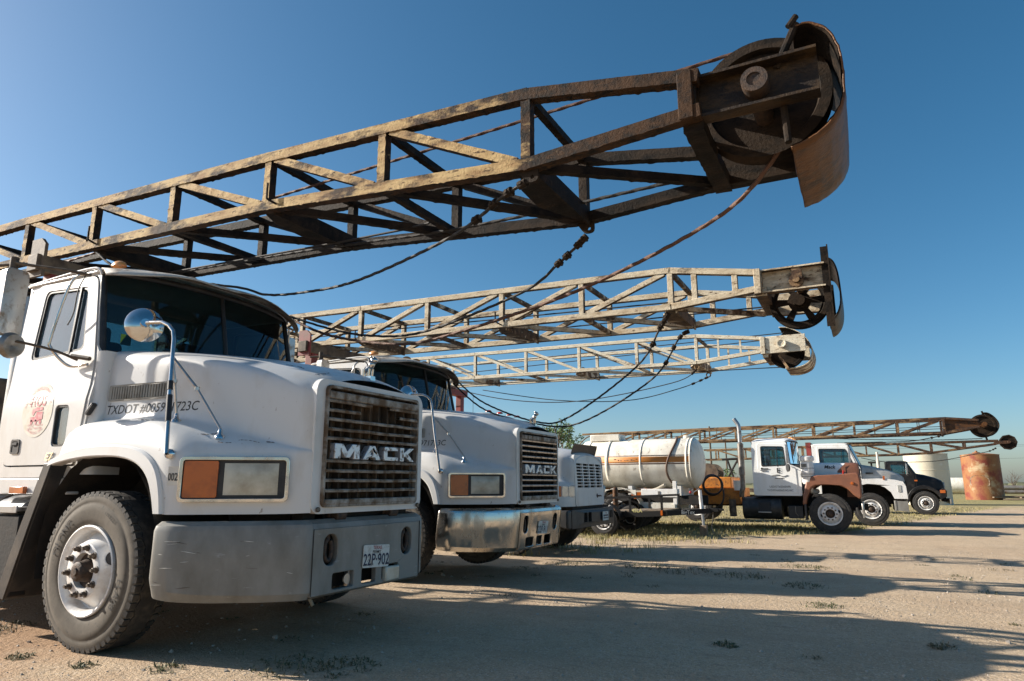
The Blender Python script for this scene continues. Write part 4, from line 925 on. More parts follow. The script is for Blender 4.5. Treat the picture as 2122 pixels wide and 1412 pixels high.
        mb.panel(ell, [], lambda a, b, d: Vector((a, dv(b) - .0 + d, b)), .002); lg = mb.build('door_logo', 'sticker', T, smooth=0)
        mb = MB(); P = lambda x, z: Vector((x - 1.045, dv(z + 1.665) - .002, z + 1.665))
        lettering(mb, 'HOS', .125, lambda x, y: P(x, y + .030), sx=.86, bold=.012)
        for k, z in enumerate((.05, .07, .09)): mb.add([P(-.13, z), P(-.09, z), P(-.09, z + .008), P(-.13, z + .008)], [(0, 1, 2, 3)])
        # little rig drawing: cab, bonnet, wheels
        for poly in ([(-.085, -.055), (-.02, -.055), (.0, -.015), (.085, -.015), (.085, -.075), (.02, -.09), (-.075, -.09)], [(-.045, -.045), (-.015, -.01), (.08, -.005), (.08, .02), (-.01, .02), (-.06, .005), (-.065, -.03)]):
            mb.add([P(x, z) for x, z in poly], [tuple(range(len(poly)))])
        for x in (-.06, .0, .06): mb.add([P(x + .016 * math.cos(t), -.095 + .02 * math.sin(t)) for t in [k * math.pi / 5 for k in range(10)]], [tuple(range(10))])
        arc = lambda a0, r_, rx: (lambda x, y: P(rx * (r_ + y) * math.cos(R(a0) - x / (r_ * 1.0)), (r_ + y) * math.sin(R(a0) - x / (r_ * 1.0))))
        lettering(mb, 'HAMILTON OILFIELD SERVICES, INC.', .036, arc(92, .165, .97), sx=.80)
        lettering(mb, 'OFFICE ***944-6940', .024, lambda x, y: P(x, y - .128)); lettering(mb, 'CELL ***650-7595', .024, lambda x, y: P(x, y - .152))
        lettering(mb, 'SAN ANGELO, TEXAS', .028, lambda x, y: P(.97 * (.190 - y) * math.sin(x / .19), -(.190 - y) * math.cos(x / .19)), sx=.9)
        mb.build('logo_print', 'ink_pink', lg, smooth=0)
        mb = MB(); vv, ff = text_geo('E7', .02); mb.add([Vector((x * .085 * 1.1 - .80 + y * .02, dv(1.3) - .006, y * .085 + 1.268)) for x, y in vv], ff); mb.build('door_emblem', 'chrome', T, smooth=0, solid=.004)
    # --- scrapes through the paint
    if near:
        rs = random.Random(3)
        for k in range(16):
            t = rs.uniform(.25, .95); i = int(t * (len(plan) - 2)); p = plan[i].lerp(plan[i + 1], rs.random()); d = (plan[i + 1] - plan[i]).normalized(); z = rs.uniform(.45, .78); L_ = rs.uniform(.02, .10); sl = rs.uniform(-.25, .25)
            q = [Vector((p.x, -p.y - .0004, z)) + Vector((d.x, -d.y, sl)) * L_ * f for f in (-.5, 0, .5)]
            mb = MB(); mb.tube(q, [.0004, rs.uniform(.0008, .0022), .0004], 5); mb.build('bumper_scuff', 'plate_white' if k % 3 else 'ink_brown', BP, smooth=0)
        for pts in ([(1.02, -.88), (1.05, -.85), (1.10, -.82), (1.13, -.81)], [(.93, -.97), (.97, -.945), (1.0, -.92)], [(1.16, -.77), (1.19, -.75), (1.21, -.74)], [(.80, -1.0), (.84, -.97), (.86, -.93)], [(-.42, -.70), (-.30, -.72), (-.22, -.69), (-.1, -.71)], [(.45, -.55), (.60, -.50), (.66, -.52)], [(.2, -1.05), (.3, -1.07), (.36, -1.05)], [(1.30, -.50), (1.32, -.42), (1.31, -.36)], [(1.02, -.5), (1.1, -.46), (1.16, -.47)]):
            pp = smooth_path([(a, b, 0) for a, b in pts], 5); mb = MB(); mb.tube([Vector((p.x + random.gauss(0, .004), p.y + random.gauss(0, .004), skin_down(p.x, p.y) + .0006)) for p in pp], [random.uniform(.0008, .0032) for _ in pp], 5); mb.build('paint_scrape', 'ink_brown', hood, smooth=0)
    # --- chassis
    for s in (-1, 1):
        mb = MB(); mb.box((-2.9, s * .43, .80), (8.5, .075, .26)); mb.build('frame_rail', 'under_black', T)
        mb = MB(); mb.box((-1.0, s * 1.02, 1.075), (.95, .10, .12)); mb.build('sill_panel', W, T, bevel=.01)
        mb = MB(); mb.lathe([(-1.0, .001), (-1.0, .29), (-.98, .305), (.98, .305), (1.0, .29), (1.0, .001)], (-2.1, s * .84, .70), (1, 0, 0), 28); mb.build('fuel_tank', 'galv', T, smooth=35)
        for k in (-1.55, -2.6): mb = MB(); mb.lathe([(-.025, .312), (.025, .312)], (k, s * .84, .70), (1, 0, 0), 28); mb.build('tank_strap', 'dull_steel', T, solid=.006)
        mb = MB(); mb.box((-1.16, s * 1.06, .905), (.46, .22, .03)); mb.box((-1.16, s * 1.172, .905), (.46, .012, .055)); mb.build('cab_step', 'galv', T, bevel=.004)
        mb = MB(); mb.box((-1.16, s * 1.10, .57), (.50, .12, .58)); mb.build('step_box', 'under_black', T, bevel=.01)
        mb = MB(); mb.box((-1.12, s * 1.09, 1.045), (.20, .03, .055)); mb.build('side_marker', 'amber', T, bevel=.006)
        mb = MB(); mb.tube([(-1.72, s * .86, .9), (-1.72, s * .86, 1.1), (-1.72, s * .88, 2.72)], .065, 14); mb.build('exhaust_stack', 'dull_steel', T, smooth=60)
        mb = MB(); mb.lathe([(0, .11), (1.25, .11)], (-1.72, s * .87, 1.45), (0, 0, 1), 24); sh = mb.build('stack_shield', 'galv', T, smooth=60)
    mb = MB(); mb.cyl((0, -.8, .50), (0, .8, .50), .06, n=12); mb.box((0, -.43, .62), (1.3, .09, .08)); mb.box((0, .43, .62), (1.3, .09, .08)); mb.build('front_axle', 'under_black', T)
    for s in (-1, 1): mb = MB(); mb.box((.25, s * .53, 1.02), (1.9, .03, .90)); mb.build('arch_light_block', 'under_black', T)  # plates added to stop light showing through the wheel arches
    mb = MB(); mb.box((-.9, 0, .86), (2.6, .70, .56)); mb.build('underbody_sunblock', 'under_black', T, bevel=.05)  # unseen box added to keep sunlight from passing under the truck
    mb = MB(); mb.box((.55, 0, 1.05), (1.4, .75, .9)); mb.box((.2, 0, .62), (.5, .45, .35)); mb.build('engine', 'under_black', T, bevel=.03)
    mb = MB(); mb.box((-4.4, 0, 1.14), (5.0, 2.2, .10)); mb.build('deck', 'brown_steel', T)
    mb = MB(); mb.box((-5.2, 0, 1.75), (2.2, 1.7, 1.1)); mb.build('drawworks_housing', 'brown_steel', T, bevel=.05)
    for s in (-1, 1):   # headache rack that carries the mast
        mb = MB(); mb.box((-1.95, s * .62, 2.12), (.13, .13, 1.86)); mb.build('rack_post', 'red_paint', T, bevel=.008)
    mb = MB(); mb.box((-1.95, 0, 3.10), (.16, 1.66, .16)); mb.build('rack_beam', 'brown_steel', T, bevel=.008)
    for s in (-1, 1):
        mb = MB(); mb.panel([(-.12, 2.97), (.10, 2.97), (.10, 3.28), (.03, 3.34), (-.12, 3.34)], [], lambda a, b, d: Vector((-1.93 + a, s * .80 + d, b)), .03); mb.build('rack_horn', 'brown_steel' if near else 'red_paint', T)
    # --- wheels
    place_wheel(WHEEL_A, T, (0, -1.175, .520), steer=R(0), spin=R(12)); place_wheel(WHEEL_A, T, (0, 1.175, .520), flip=True, spin=R(40))
    for x in (-5.0, -6.35):
        for s in (-1, 1): place_wheel(WHEEL_D, T, (x, s * 1.20, .52), flip=s > 0)
    return T
truckA = make_mack((-4.75, 4.1, 0), 'nearest white truck with grey bumper, broken grille bars and red round door logo', 'near')
truckB = make_mack((-5.20, 8.0, gz(8) + .015), 'second white truck in the row, with shiny chrome bumper', 'far')
# ---------------------------------------------------------------- simpler cabs for the other trucks
def simple_cab(T, ur, uf, uwb, zwb, uwt, zt, zb, hw, mat, win, door, roofmat=None, crown=.09, taper=.06, bulge=.10, glassm='far_glass', inner='cab_inside'):
    def sv(z): return hw - taper * max(0, (z - zwb + .2)) / (zt - zwb + .2)
    prof = rpoly([(ur, zb), (uf, zb), (uf + .01, zwb - .12), (uwb, zwb), (uwt, zt - .03), (ur, zt - .03)], [.10, .04, .04, .02, .10, .14], 4)
    wn = rpoly(win, .06, 4); dr = rpoly(door, .07, 4)
    for s in (-1, 1):
        mb = MB(); mb.panel(prof, [wn], lambda a, b, d, s=s: Vector((a, s * (sv(b) - d), b)), .03); mb.build('cab_side', mat, T, smooth=30, bevel=.01)
        mb = MB(); mb.panel(dr, [wn], lambda a, b, d, s=s: Vector((a, s * (sv(b) + .014 - d), b)), .02); D = mb.build('door', mat, T, smooth=30, bevel=.006)
        cx = sum(p[0] for p in wn) / len(wn); cz = sum(p[1] for p in wn) / len(wn)
        mb = MB(); mb.panel(wn, [[(lerp(cx, x, .93), lerp(cz, z, .91)) for x, z in wn]], lambda a, b, d, s=s: Vector((a, s * (sv(b) + .018 - d), b)), .03); mb.build('window_seal', 'black_plastic', D)
        mb = MB(); mb.panel(wn, [], lambda a, b, d, s=s: Vector((a, s * (sv(b) - .006 - d), b)), .005); mb.build('door_window', glassm, D, smooth=0)
        x = lerp(win[0][0], win[1][0], .66); mb = MB(); mb.bar((x, s * (sv(win[0][1]) + .01), win[0][1]), (x, s * (sv(win[2][1]) + .01), win[2][1]), .022, .02, up=(1, 0, 0)); mb.build('vent_divider', 'black_plastic', D)
        mb = MB(); mb.box((door[0][0] + .14, s * (hw + .025), zwb - .16), (.15, .02, .035)); mb.build('door_handle', 'galv', D, bevel=.006)
    rows = []
    for j in range(13):
        t = j / 12; row = []
        for i in range(19):
            q = -1 + 2 * i / 18; u = lerp(ur - .01, uwt + .02 + bulge * (1 - q * q), t); e = (1 - abs(q) ** 4) * (1 - max(0, (t - .8) / .2) ** 2 * .7) * (1 - max(0, (.15 - t) / .15) ** 2 * .8)
            row.append(Vector((u, q * (sv(zt) + .006), zt - .035 + crown * e)))
        rows.append(row)
    mb = MB(); mb.grid(rows); mb.build('roof', roofmat or mat, T, smooth=60, solid=.02)
    wr = windshield_pts(zwb, zt - .03, uwb, uwt, sv(zwb) - .03, sv(zt) - .03, bulge, 12, 4)
    mb = MB(); mb.grid(wr); WS = mb.build('windshield', glassm, T, smooth=180)
    loop = [wr[0][i] for i in range(13)] + [r[-1] for r in wr[1:]] + [wr[-1][i] for i in range(11, -1, -1)] + [r[0] for r in wr[-2:0:-1]]
    mb = MB(); mb.tube(loop + [loop[0]], .024, 6); mb.build('windshield_seal', 'black_plastic', WS)
    mb = MB(); mb.panel(rrect(-hw + .03, hw - .03, zb, zt - .02, .08), [rrect(-.5, .5, zwb + .05, zt - .2, .08)], lambda a, b, d: Vector((ur + d, a * sv(b) / hw, b)), .03); mb.build('cab_back', mat, T)
    mb = MB(); mb.box(((ur + uf) / 2, 0, zb + .04), (uf - ur - .06, 2 * hw - .08, .06)); mb.build('cab_floor', 'dash_black', T)
    mb = MB(); mb.box((uf - .08, 0, lerp(zb, zwb, .72)), (.22, 2 * hw - .10, .45)); mb.build('dashboard', 'dash_black', T, bevel=.03)
    for y in (-hw * .5, hw * .5):
        mb = MB(); mb.box((ur + .45, y, zb + .42), (.45, .5, .16)); mb.box((ur + .2, y, zb + .78), (.13, .48, .75)); mb.build('seat', 'seat_grey', T, bevel=.04)
    c = Vector((uf - .35, hw * .5, zwb - .05)); mb = MB(); mb.tube([c + Vector((-.12 * math.cos(t), .22 * math.sin(t), .18 * math.cos(t))) for t in [2 * math.pi * k / 20 for k in range(21)]], .016, 6); mb.tube([c + V(-.1, 0, .17), c + V(.1, 0, -.17)], .012, 6); mb.tube([c, c + V(.25, 0, -.25)], .02, 6); mb.build('steering_wheel', 'dash_black', T)
def chassis(T, x0, x1, z=.80, axle=True):
    for s in (-1, 1): mb = MB(); mb.box(((x0 + x1) / 2, s * .43, z), (x1 - x0, .08, .26)); mb.build('frame_rail', 'under_black', T)
    if axle: mb = MB(); mb.cyl((0, -.85, .50), (0, .85, .50), .07, n=12); mb.box((0, -.43, .62), (1.2, .09, .08)); mb.box((0, .43, .62), (1.2, .09, .08)); mb.build('front_axle', 'under_black', T)
    mb = MB(); mb.box((.25, 0, 1.05), (.9, .7, .6)); mb.build('engine', 'under_black', T, bevel=.03)
def west_mirror(T, x, y, z, s, h=.40):
    mb = MB(); mb.panel(rrect(-.08, .08, z - h / 2, z + h / 2, .02), [], lambda a, b, d: Vector((x + d, s * (y + .17) + a, b)), .05); m = mb.build('door_mirror', 'galv', T, bevel=.01)
    mb = MB(); mb.tube([(x + .02, s * y, z + h / 2 + .05), (x, s * (y + .17), z + h / 2 + .04), (x, s * (y + .17), z - h / 2 - .04), (x + .06, s * y, z - h / 2 - .08)], .012, 6); mb.build('mirror_arm', 'galv', m)

# ---------------------------------------------------------------- third truck of the near row: slotted white grille, bug shield
gC = gz(11.8)
TC = thing('truck', (-5.62, 11.8, gC), 'third white truck in the row, with slotted white grille and dark hood shield', 'truck')
stC = [(1.120, .70, 1.118, .69, .83, 1.16, 1.18, 1.60, 1.10, 1.72), (1.100, .78, 1.085, .75, .83, 1.17, 1.20, 1.64, 1.06, 1.755), (1.040, .92, 1.00, .80, .83, 1.18, 1.24, 1.68, .98, 1.79),
       (.930, 1.04, .88, .84, .83, 1.20, 1.29, 1.72, .86, 1.82), (.780, 1.12, .72, .86, .83, 1.22, 1.33, 1.75, .70, 1.85), (.660, 1.15, .58, .87, .84, 1.24, 1.36, 1.77, .56, 1.87),
       (.580, 1.15, .48, .875, 1.02, 1.26, 1.37, 1.78, .46, 1.88), (.430, 1.15, .33, .88, 1.18, 1.29, 1.39, 1.80, .32, 1.90), (.10, 1.15, .05, .90, 1.25, 1.33, 1.41, 1.83, .05, 1.93), (-.30, 1.15, -.30, .91, 1.22, 1.31, 1.41, 1.86, -.28, 1.96), (-.52, 1.13, -.50, .91, 1.16, 1.24, 1.39, 1.87, -.45, 1.97)]
hood_loft(TC, stC, 'white_paint')
slots = []
for r_ in range(8):
    for c_ in range(4):
        y0 = -.62 + c_ * .315; z0 = 1.145 + r_ * .0545
        slots.append(rrect(y0, y0 + .28, z0, z0 + .038, .006, 1))
mb = MB(); mb.panel(rrect(-.71, .71, .83, 1.71, .06), slots, lambda a, b, d: Vector((1.128 - d - max(0, b - 1.2) * .06, a, b)), .04); GC = mb.build('grille', 'white_paint', TC, bevel=.004)
mb = MB(); mb.box((1.04, 0, 1.36), (.02, 1.35, .50)); mb.build('radiator', 'radiator_black', GC)
mb = MB()   # cursive emblem
mb.tube(smooth_path([(1.135, .30, .985), (1.135, .325, 1.03), (1.135, .33, .965), (1.135, .36, 1.0), (1.135, .39, .985), (1.135, .42, 1.005), (1.135, .45, .985), (1.135, .50, 1.0), (1.135, .54, .985)], 4), .009, 6); mb.build('emblem', 'ink_brown', GC)
mb = MB(); mb.panel(rpoly([(-.60, 1.72), (.60, 1.72), (.55, 1.90), (-.60, 1.90)], .04), [], lambda a, b, d: Vector((1.06 - d + (b - 1.72) * .35 - .18 * abs(a) ** 2.2, a, b + .035 * (1 - (a / .6) ** 2))), .008); mb.build('bug_shield', 'shield_dark', TC, smooth=60)
for s in (-1, 1):
    A = Vector((.87, s * 1.105, 0)); B = Vector((1.118, s * .745, 0)); dr = (B - A).normalized(); L = (B - A).length; nr = Vector((abs(dr.y), s * abs(dr.x), 0)).normalized()
    fm = lambda a, b, d, A=A, dr=dr, nr=nr: A + dr * a + nr * (.030 - d) + Vector((0, 0, b))
    mb = MB(); mb.panel(rrect(0, L, .985, 1.185, .01), [], lambda a, b, d: fm(a, b, d + .02), .03); hl = mb.build('headlight', 'galv', TC)
    mb = MB(); mb.panel(rrect(.01, L * .36, .998, 1.172, .01), [], lambda a, b, d: fm(a, b, d + .004), .03); mb.build('turn_signal', 'amber', hl, bevel=.006)
    for k in (0, 1):
        x0 = L * (.39 + .30 * k); mb = MB(); mb.panel(rrect(x0, x0 + L * .28, 1.0, 1.17, .015), [], lambda a, b, d: fm(a, b, d + .002), .03); mb.build('lamp_lens', 'sealed_beam', hl, bevel=.008)
    mb = MB(); prism_y(mb, [(-.50, 1.16), (-.56, 1.16), (-.82, .35), (-.78, .34)], *(sorted((s * 1.14, s * .62)))); mb.build('splash_guard', 'flap_rubber', TC)
holC = [rrect(-.52, -.36, .56, .72, .02), rrect(-.32, -.16, .56, .72, .02), rrect(.86, .94, .58, .72, .02), rrect(.98, 1.06, .58, .72, .02)]
mb = MB(); mb.panel([(-1.0, .47), (1.18, .47), (1.18, .775), (-1.0, .775)], holC, lambda a, b, d: Vector((1.20 - d - .03 * abs(a) ** 3, a, b)), .05); BC = mb.build('bumper', 'black_plastic', TC, bevel=.01)
mb = MB(); prism_y(mb, [(1.17, .47), (1.17, .775), (.78, .775), (.80, .55)], -1.18, -1.0); mb.build('bumper_end', 'black_plastic', BC, bevel=.03)
mb = MB(); mb.box((1.08, .35, .62), (.02, 1.9, .28)); mb.build('bumper_backing', 'under_black', BC)
mb = MB(); mb.panel(rrect(.36, .66, .55, .71, .01), [], lambda a, b, d: Vector((1.222 - d, a, b)), .006); PC = mb.build('licence_plate', 'plate_white', TC)
mb = MB()
for r_, zz in enumerate((.640, .595)):
    for k in range(6): mb.box((1.226, .40 + k * .042 + .006 * r_, zz), (.002, .026, .028 if r_ == 0 else .02))
mb.build('plate_number', 'ink_blue', PC, smooth=0)
mb = MB(); lettering(mb, 'TEXAS', .032, lambda x, y: Vector((1.226, .51 + x, .675 + y)), bold=.01); mb.build('plate_state', 'ink_red', PC, smooth=0)
mb = MB(); mb.box((1.02, 0, .80), (.12, 1.5, .06)); mb.build('cross_member', 'under_black', TC)
simple_cab(TC, -1.60, -.42, -.48, 1.93, -.74, 2.50, 1.08, 1.03, 'white_paint', [(-1.35, 1.92), (-.64, 1.92), (-.80, 2.34), (-1.35, 2.36)], [(-1.42, 1.16), (-.50, 1.16), (-.52, 1.93), (-.72, 2.42), (-1.42, 2.43)])
for y in (-.6, -.2, .2, .6): mb = MB(); mb.sphere((-.72 + .08 * (1 - y * y), y, 2.545), .055, 12, 5, (1.3, .8, .7), half=True); mb.build('marker_lamp', 'red_lens', TC, smooth=60)
mb = MB(); mb.tube([(-.95, -.7, 2.54), (-.95, -.7, 2.86)], .004, 5); mb.build('antenna', 'black_plastic', TC)
chassis(TC, -7.0, 1.05)
mb = MB(); mb.box((-4.4, 0, 1.12), (5.2, 2.2, .10)); mb.build('deck', 'brown_steel', TC)
for s in (-1, 1):
    mb = MB(); mb.box((-2.0, s * .52, 2.04), (.13, .13, 2.0)); mb.build('rack_post', 'red_paint', TC, bevel=.008)
    place_wheel(WHEEL_D, TC, (0, s * 1.14, .52), flip=s > 0, spin=R(20)); place_wheel(WHEEL_D, TC, (-5.2, s * 1.14, .52), flip=s > 0); place_wheel(WHEEL_D, TC, (-6.5, s * 1.14, .52), flip=s > 0)
    west_mirror(TC, -.75, 1.03, 2.12, s)
mb = MB(); mb.box((-2.0, 0, 3.11), (.16, 1.42, .15)); mb.build('rack_beam', 'red_paint', TC, bevel=.008)
mb = MB(); mb.box((-2.0, -.72, 2.98), (.13, .04, .34)); mb.build('rack_horn', 'red_paint', TC)

# ---------------------------------------------------------------- brown-fendered truck with orange pump deck
gD = gz(21.65)
TD = thing('truck', (-.99, 21.65, gD), 'white truck with brown front fender and tall exhaust stack, orange pump deck behind', 'truck')
simple_cab(TD, -1.93, -.66, -.92, 1.84, -.98, 2.52, .98, 1.02, 'white_clean', [(-1.68, 1.78), (-1.02, 1.80), (-1.06, 2.34), (-1.68, 2.36)], [(-1.78, 1.06), (-.76, 1.06), (-.78, 1.74), (-.96, 1.86), (-1.0, 2.42), (-1.78, 2.44)], crown=.12, bulge=.20)
archD = [(.60, 1.02), (.46, 1.18), (.28, 1.26), (0, 1.28), (-.28, 1.26), (-.42, 1.17), (-.52, .96), (-.58, .74)]
for s in (-1, 1):
    mb = MB(); prism_y(mb, [(-.67, .74), (-.63, 1.02), (-.53, 1.38), (-.42, 1.49), (-.25, 1.53), (.3, 1.555), (.70, 1.60), (.79, 1.56), (.81, 1.40), (.80, .96), (.75, .90)] + archD, *sorted((s * 1.14, s * .56))); mb.build('fender', 'brown_paint', TD, bevel=.045, seg=3)
    mb = MB(); mb.lathe([(-.005, .001), (-.005, .04), (-.03, .036), (-.035, .001)], (.60, s * 1.14, 1.32), (0, -s if s > 0 else 1, 0), 14); mb.build('turn_signal', 'amber', TD)
    mb = MB(); mb.tube([(.40, s * 1.02, 1.55), (.42, s * 1.04, 1.66)], .025, 8); mb.build('fender_lamp', 'red_lens', TD)
    mb = MB(); mb.box((-.60, s * .9, .55), (.05, .5, .42)); mb.build('splash_guard', 'flap_rubber', TD)
    west_mirror(TD, -.98, 1.04, 2.10, s, .46)
    mb = MB(); mb.lathe([(0, .001), (.03, .05), (.03, .10), (-.01, .115), (-.012, .001)], (-.96, s * 1.22, 1.74), (1, -.5 * s, 0), 18); mb.build('spot_mirror', 'dash_black', TD, smooth=35)
    mb = MB(); mb.lathe([(-.52, .001), (-.52, .29), (-.50, .305), (.50, .305), (.52, .29), (.52, .001)], (-1.74, s * .80, .63), (1, 0, 0), 26); ft = mb.build('fuel_tank', 'black_plastic', TD, smooth=35)
    mb = MB(); mb.box((-1.66, s * 1.08, .66), (.32, .07, .30)); mb.build('step_recess', 'dash_black', ft, bevel=.02)
    mb = MB(); mb.box((-1.66, s * 1.12, .53), (.34, .05, .03)); mb.build('step_tread', 'galv', ft)
    mb = MB(); mb.box((-.86, s * .86, .54), (.38, .40, .34)); bb = mb.build('battery_box', 'black_plastic', TD, bevel=.012)
    mb = MB(); mb.tube([(-.86, s * 1.07, .70), (-.86, s * 1.075, .52), (-.80, s * 1.075, .44)], .012, 6); mb.build('lid_latch', 'dull_steel', bb)
rows = []   # engine hood, narrower than the fenders
for u, zt_, hw_ in ((-.64, 1.86, .66), (-.2, 1.865, .62), (.2, 1.86, .58), (.45, 1.855, .56)):
    rows.append([Vector((u, y * hw_, z)) for y, z in ((-1, 1.48), (-1, 1.70), (-.95, zt_ - .05), (-.82, zt_), (0, zt_ + .03), (.82, zt_), (.95, zt_ - .05), (1, 1.70), (1, 1.48))])
mb = MB(); mb.grid(rows); HD = mb.build('hood', 'white_clean', TD, smooth=50)
mb = MB()
rows = [[Vector((u, y * hw_, z)) for y, z in ((-1, .95), (-1, 1.70), (-.95, zt_ - .05), (-.82, zt_), (0, zt_ + .03), (.82, zt_), (.95, zt_ - .05), (1, 1.70), (1, .95))] for u, zt_, hw_ in ((.445, 1.862, .568), (.72, 1.862, .56), (.78, 1.83, .545), (.79, 1.80, .53))]
mb.grid(rows); mb.add(rows[-1], [tuple(range(9))]); mb.build('radiator_shell', 'brown_paint', TD, smooth=40)
mb = MB(); mb.panel([(.20, 1.60), (.46, 1.855), (.46, 1.60)], [], lambda a, b, d: Vector((a, -.572 - d, b)), .004); mb.build('hood_flash', 'brown_paint', HD)
mb = MB(); prism_y(mb, [(-.64, 1.52), (-.64, 1.86), (-.50, 1.86), (-.44, 1.72), (-.52, 1.52)], -.68, -.664); mb.build('hood_flash', 'black_paint', HD)
mb = MB(); lettering(mb, 'Mack', .13, lambda x, y: Vector((.06 + x, -.60, 1.72 + y)), shear=.25, bold=.02); mb.build('hood_script', 'ink_black', HD, smooth=0)
mb = MB(); mb.box((.80, 0, 1.36), (.02, .96, .72)); GD = mb.build('grille', 'radiator_black', TD)
for k in range(7): mb = MB(); mb.box((.815, 0, 1.08 + k * .10), (.02, .96, .02)); mb.build('grille_bar', 'chrome_worn', GD)
mb = MB(); mb.panel([(-1.15, .42), (1.15, .42), (1.15, .80), (-1.15, .80)], [], lambda a, b, d: Vector((.93 - d - .10 * max(0, abs(a) - .8) * 3, a, b)), .05); mb.build('bumper', 'chrome_worn', TD, bevel=.01)
for s in (-1, 1): mb = MB(); mb.box((.80, s * .62, .68), (.25, .06, .14)); mb.build('bumper_bracket', 'under_black', TD)
mb = MB(); C0 = Vector((-.48, -.98, 0))
mb.lathe([(1.30, .001), (1.30, .13), (1.36, .165), (1.62, .17), (1.64, .175), (1.66, .17), (1.86, .17), (1.90, .15), (1.93, .15), (1.93, .19), (2.03, .19), (2.06, .16), (2.07, .001)], C0, (0, 0, 1), 28); AC = mb.build('air_cleaner', 'white_worn', TD, smooth=35)
mb = MB(); mb.tube(smooth_path([(-.48, -.95, 1.34), (-.45, -.9, 1.18), (-.42, -.75, 1.10), (-.3, -.5, 1.1)], 4), .065, 12); mb.build('intake_pipe', 'white_worn', AC)
for z in (1.50, 1.56, 1.72): mb = MB(); mb.lathe([(0, .174), (.012, .174)], C0 + V(0, 0, z), (0, 0, 1), 28); mb.build('band', 'ink_black', AC, solid=.004)
mb = MB(); mb.box((-.55, -1.14, 1.80), (.14, .02, .09)); mb.build('data_plate', 'dull_steel', AC)
sx, sy = -2.22, -1.0
mb = MB(); mb.tube(smooth_path([(sx - .06, sy + .05, .95), (sx - .03, sy, 1.12), (sx, sy, 1.22), (sx, sy, 1.6)], 4), .07, 14); mb.tube([(sx, sy, 1.6), (sx, sy, 2.45)], .085, 16); SK = mb.build('exhaust_stack', 'dull_steel', TD, smooth=50)
for k in range(26): mb = MB(); mb.lathe([(0, .088), (.012, .094), (.024, .088)], (sx, sy, 1.55 + k * .034), (0, 0, 1), 14); mb.build('flex_ring', 'dull_steel', SK, smooth=60)
mb = MB(); mb.tube(smooth_path([(sx, sy, 2.44), (sx, sy, 2.80), (sx - .02, sy, 2.98), (sx - .10, sy, 3.12), (sx - .13, sy, 3.17)], 5), .058, 14, cap=False); mb.build('stack_tip', 'galv', SK, smooth=60, solid=.004)
for y in (-.6, -.2, .2, .6):
    mb = MB(); mb.sphere((-.92 + .08 * (1 - y * y), y, 2.585), .06, 12, 5, (1.3, .8, .7), half=True); mb.build('marker_lamp', 'amber_marker', TD, smooth=60)
mb = MB(); mb.lathe([(.50, .12), (.76, .14), (.78, .145)], (-2.36, -.93, .62), (0, 0, 1), 18); mb.lathe([(.50, .001), (.50, .12)], (-2.36, -.93, .62), (0, 0, 1), 18); mb.build('plastic_bucket', 'white_worn', TD, smooth=60)
mb = MB(); lettering(mb, 'USDOT#2065090', .075, lambda x, y: Vector((-1.22 + x, -1.040, 1.20 + y))); lettering(mb, 'TXDMV#006534218C', .075, lambda x, y: Vector((-1.22 + x, -1.040, 1.10 + y))); mb.build('door_lettering', 'ink_black', TD, smooth=0)
mb = MB(); mb.panel(rrect(-1.27, -1.17, 1.60, 1.74, .01), [rrect(-1.235, -1.17, 1.615, 1.66, .005), rrect(-1.235, -1.17, 1.68, 1.725, .005)], lambda a, b, d: Vector((a, -1.040 + d, b)), .002)
mb.tube(smooth_path([(-1.42, -1.041, 1.52), (-1.25, -1.041, 1.55), (-1.12, -1.041, 1.50), (-1.0, -1.041, 1.54)], 4), .008, 5); mb.box((-1.22, -1.041, 1.455), (.22, .002, .018)); mb.build('door_logo', 'ink_black', TD, smooth=0)
mb = MB(); mb.box((-1.58, -1.041, 1.72), (.18, .004, .03)); mb.box((-1.67, -1.041, 1.725), (.05, .004, .05)); mb.build('door_emblem', 'ink_black', TD, smooth=0)
chassis(TD, -8.0, .75)
mb = MB(); mb.box((-5.2, .12, .95), (5.7, 1.90, .46)); mb.build('pump_deck', 'orange_paint', TD, bevel=.01)
mb = MB(); mb.box((-3.05, .1, 1.33), (.95, 1.6, .34)); mb.build('pump_housing', 'orange_paint', TD, bevel=.04)
mb = MB(); mb.box((-3.9, .2, 1.36), (.55, 1.3, .40)); mb.build('gear_case', 'orange_paint', TD, bevel=.08)
mb = MB(); mb.lathe([(-.5, .001), (-.5, .30), (-.46, .30), (-.46, .17), (.46, .17), (.46, .30), (.5, .30), (.5, .001)], (-3.35, .3, 1.62), (0, 1, 0), 24); mb.build('winch_drum', 'brown_steel', TD, smooth=35)
mb = MB(); mb.tube([(-2.75, -.2, 1.5), (-2.45, -.2, 2.0)], .03, 8); mb.tube([(-2.3, -.2, 1.5), (-2.45, -.2, 2.0)], .03, 8); mb.tube([(-2.9, -.2, 2.02), (-2.35, -.2, 2.05)], .035, 8); mb.tube([(-2.75, -.2, 2.02), (-2.60, -.2, 1.50)], .03, 8); mb.build('winch_frame', 'under_black', TD)
mb = MB(); mb.cyl((-2.55, -.94, .50), (-2.55, -.94, .86), .10, n=16); mb.box((-2.55, -.90, .45), (.16, .2, .12)); mb.build('air_canister', 'brown_steel', TD)
mb = MB()
for k in range(3): mb.tube([Vector((-3.08 + .27 * math.cos(t) + .02 * k, -1.02 - .03 * k, 1.27 + (.29 - .015 * k) * math.sin(t))) for t in [2 * math.pi * q / 32 for q in range(33)]], .026, 8)
mb.tube(smooth_path([(-2.82, -1.05, 1.35), (-2.76, -1.06, 1.05), (-2.80, -1.06, .80), (-2.95, -1.04, .64), (-3.2, -.95, .58)], 5), .026, 8); mb.build('hose_coil', 'hose_black', TD, smooth=60)
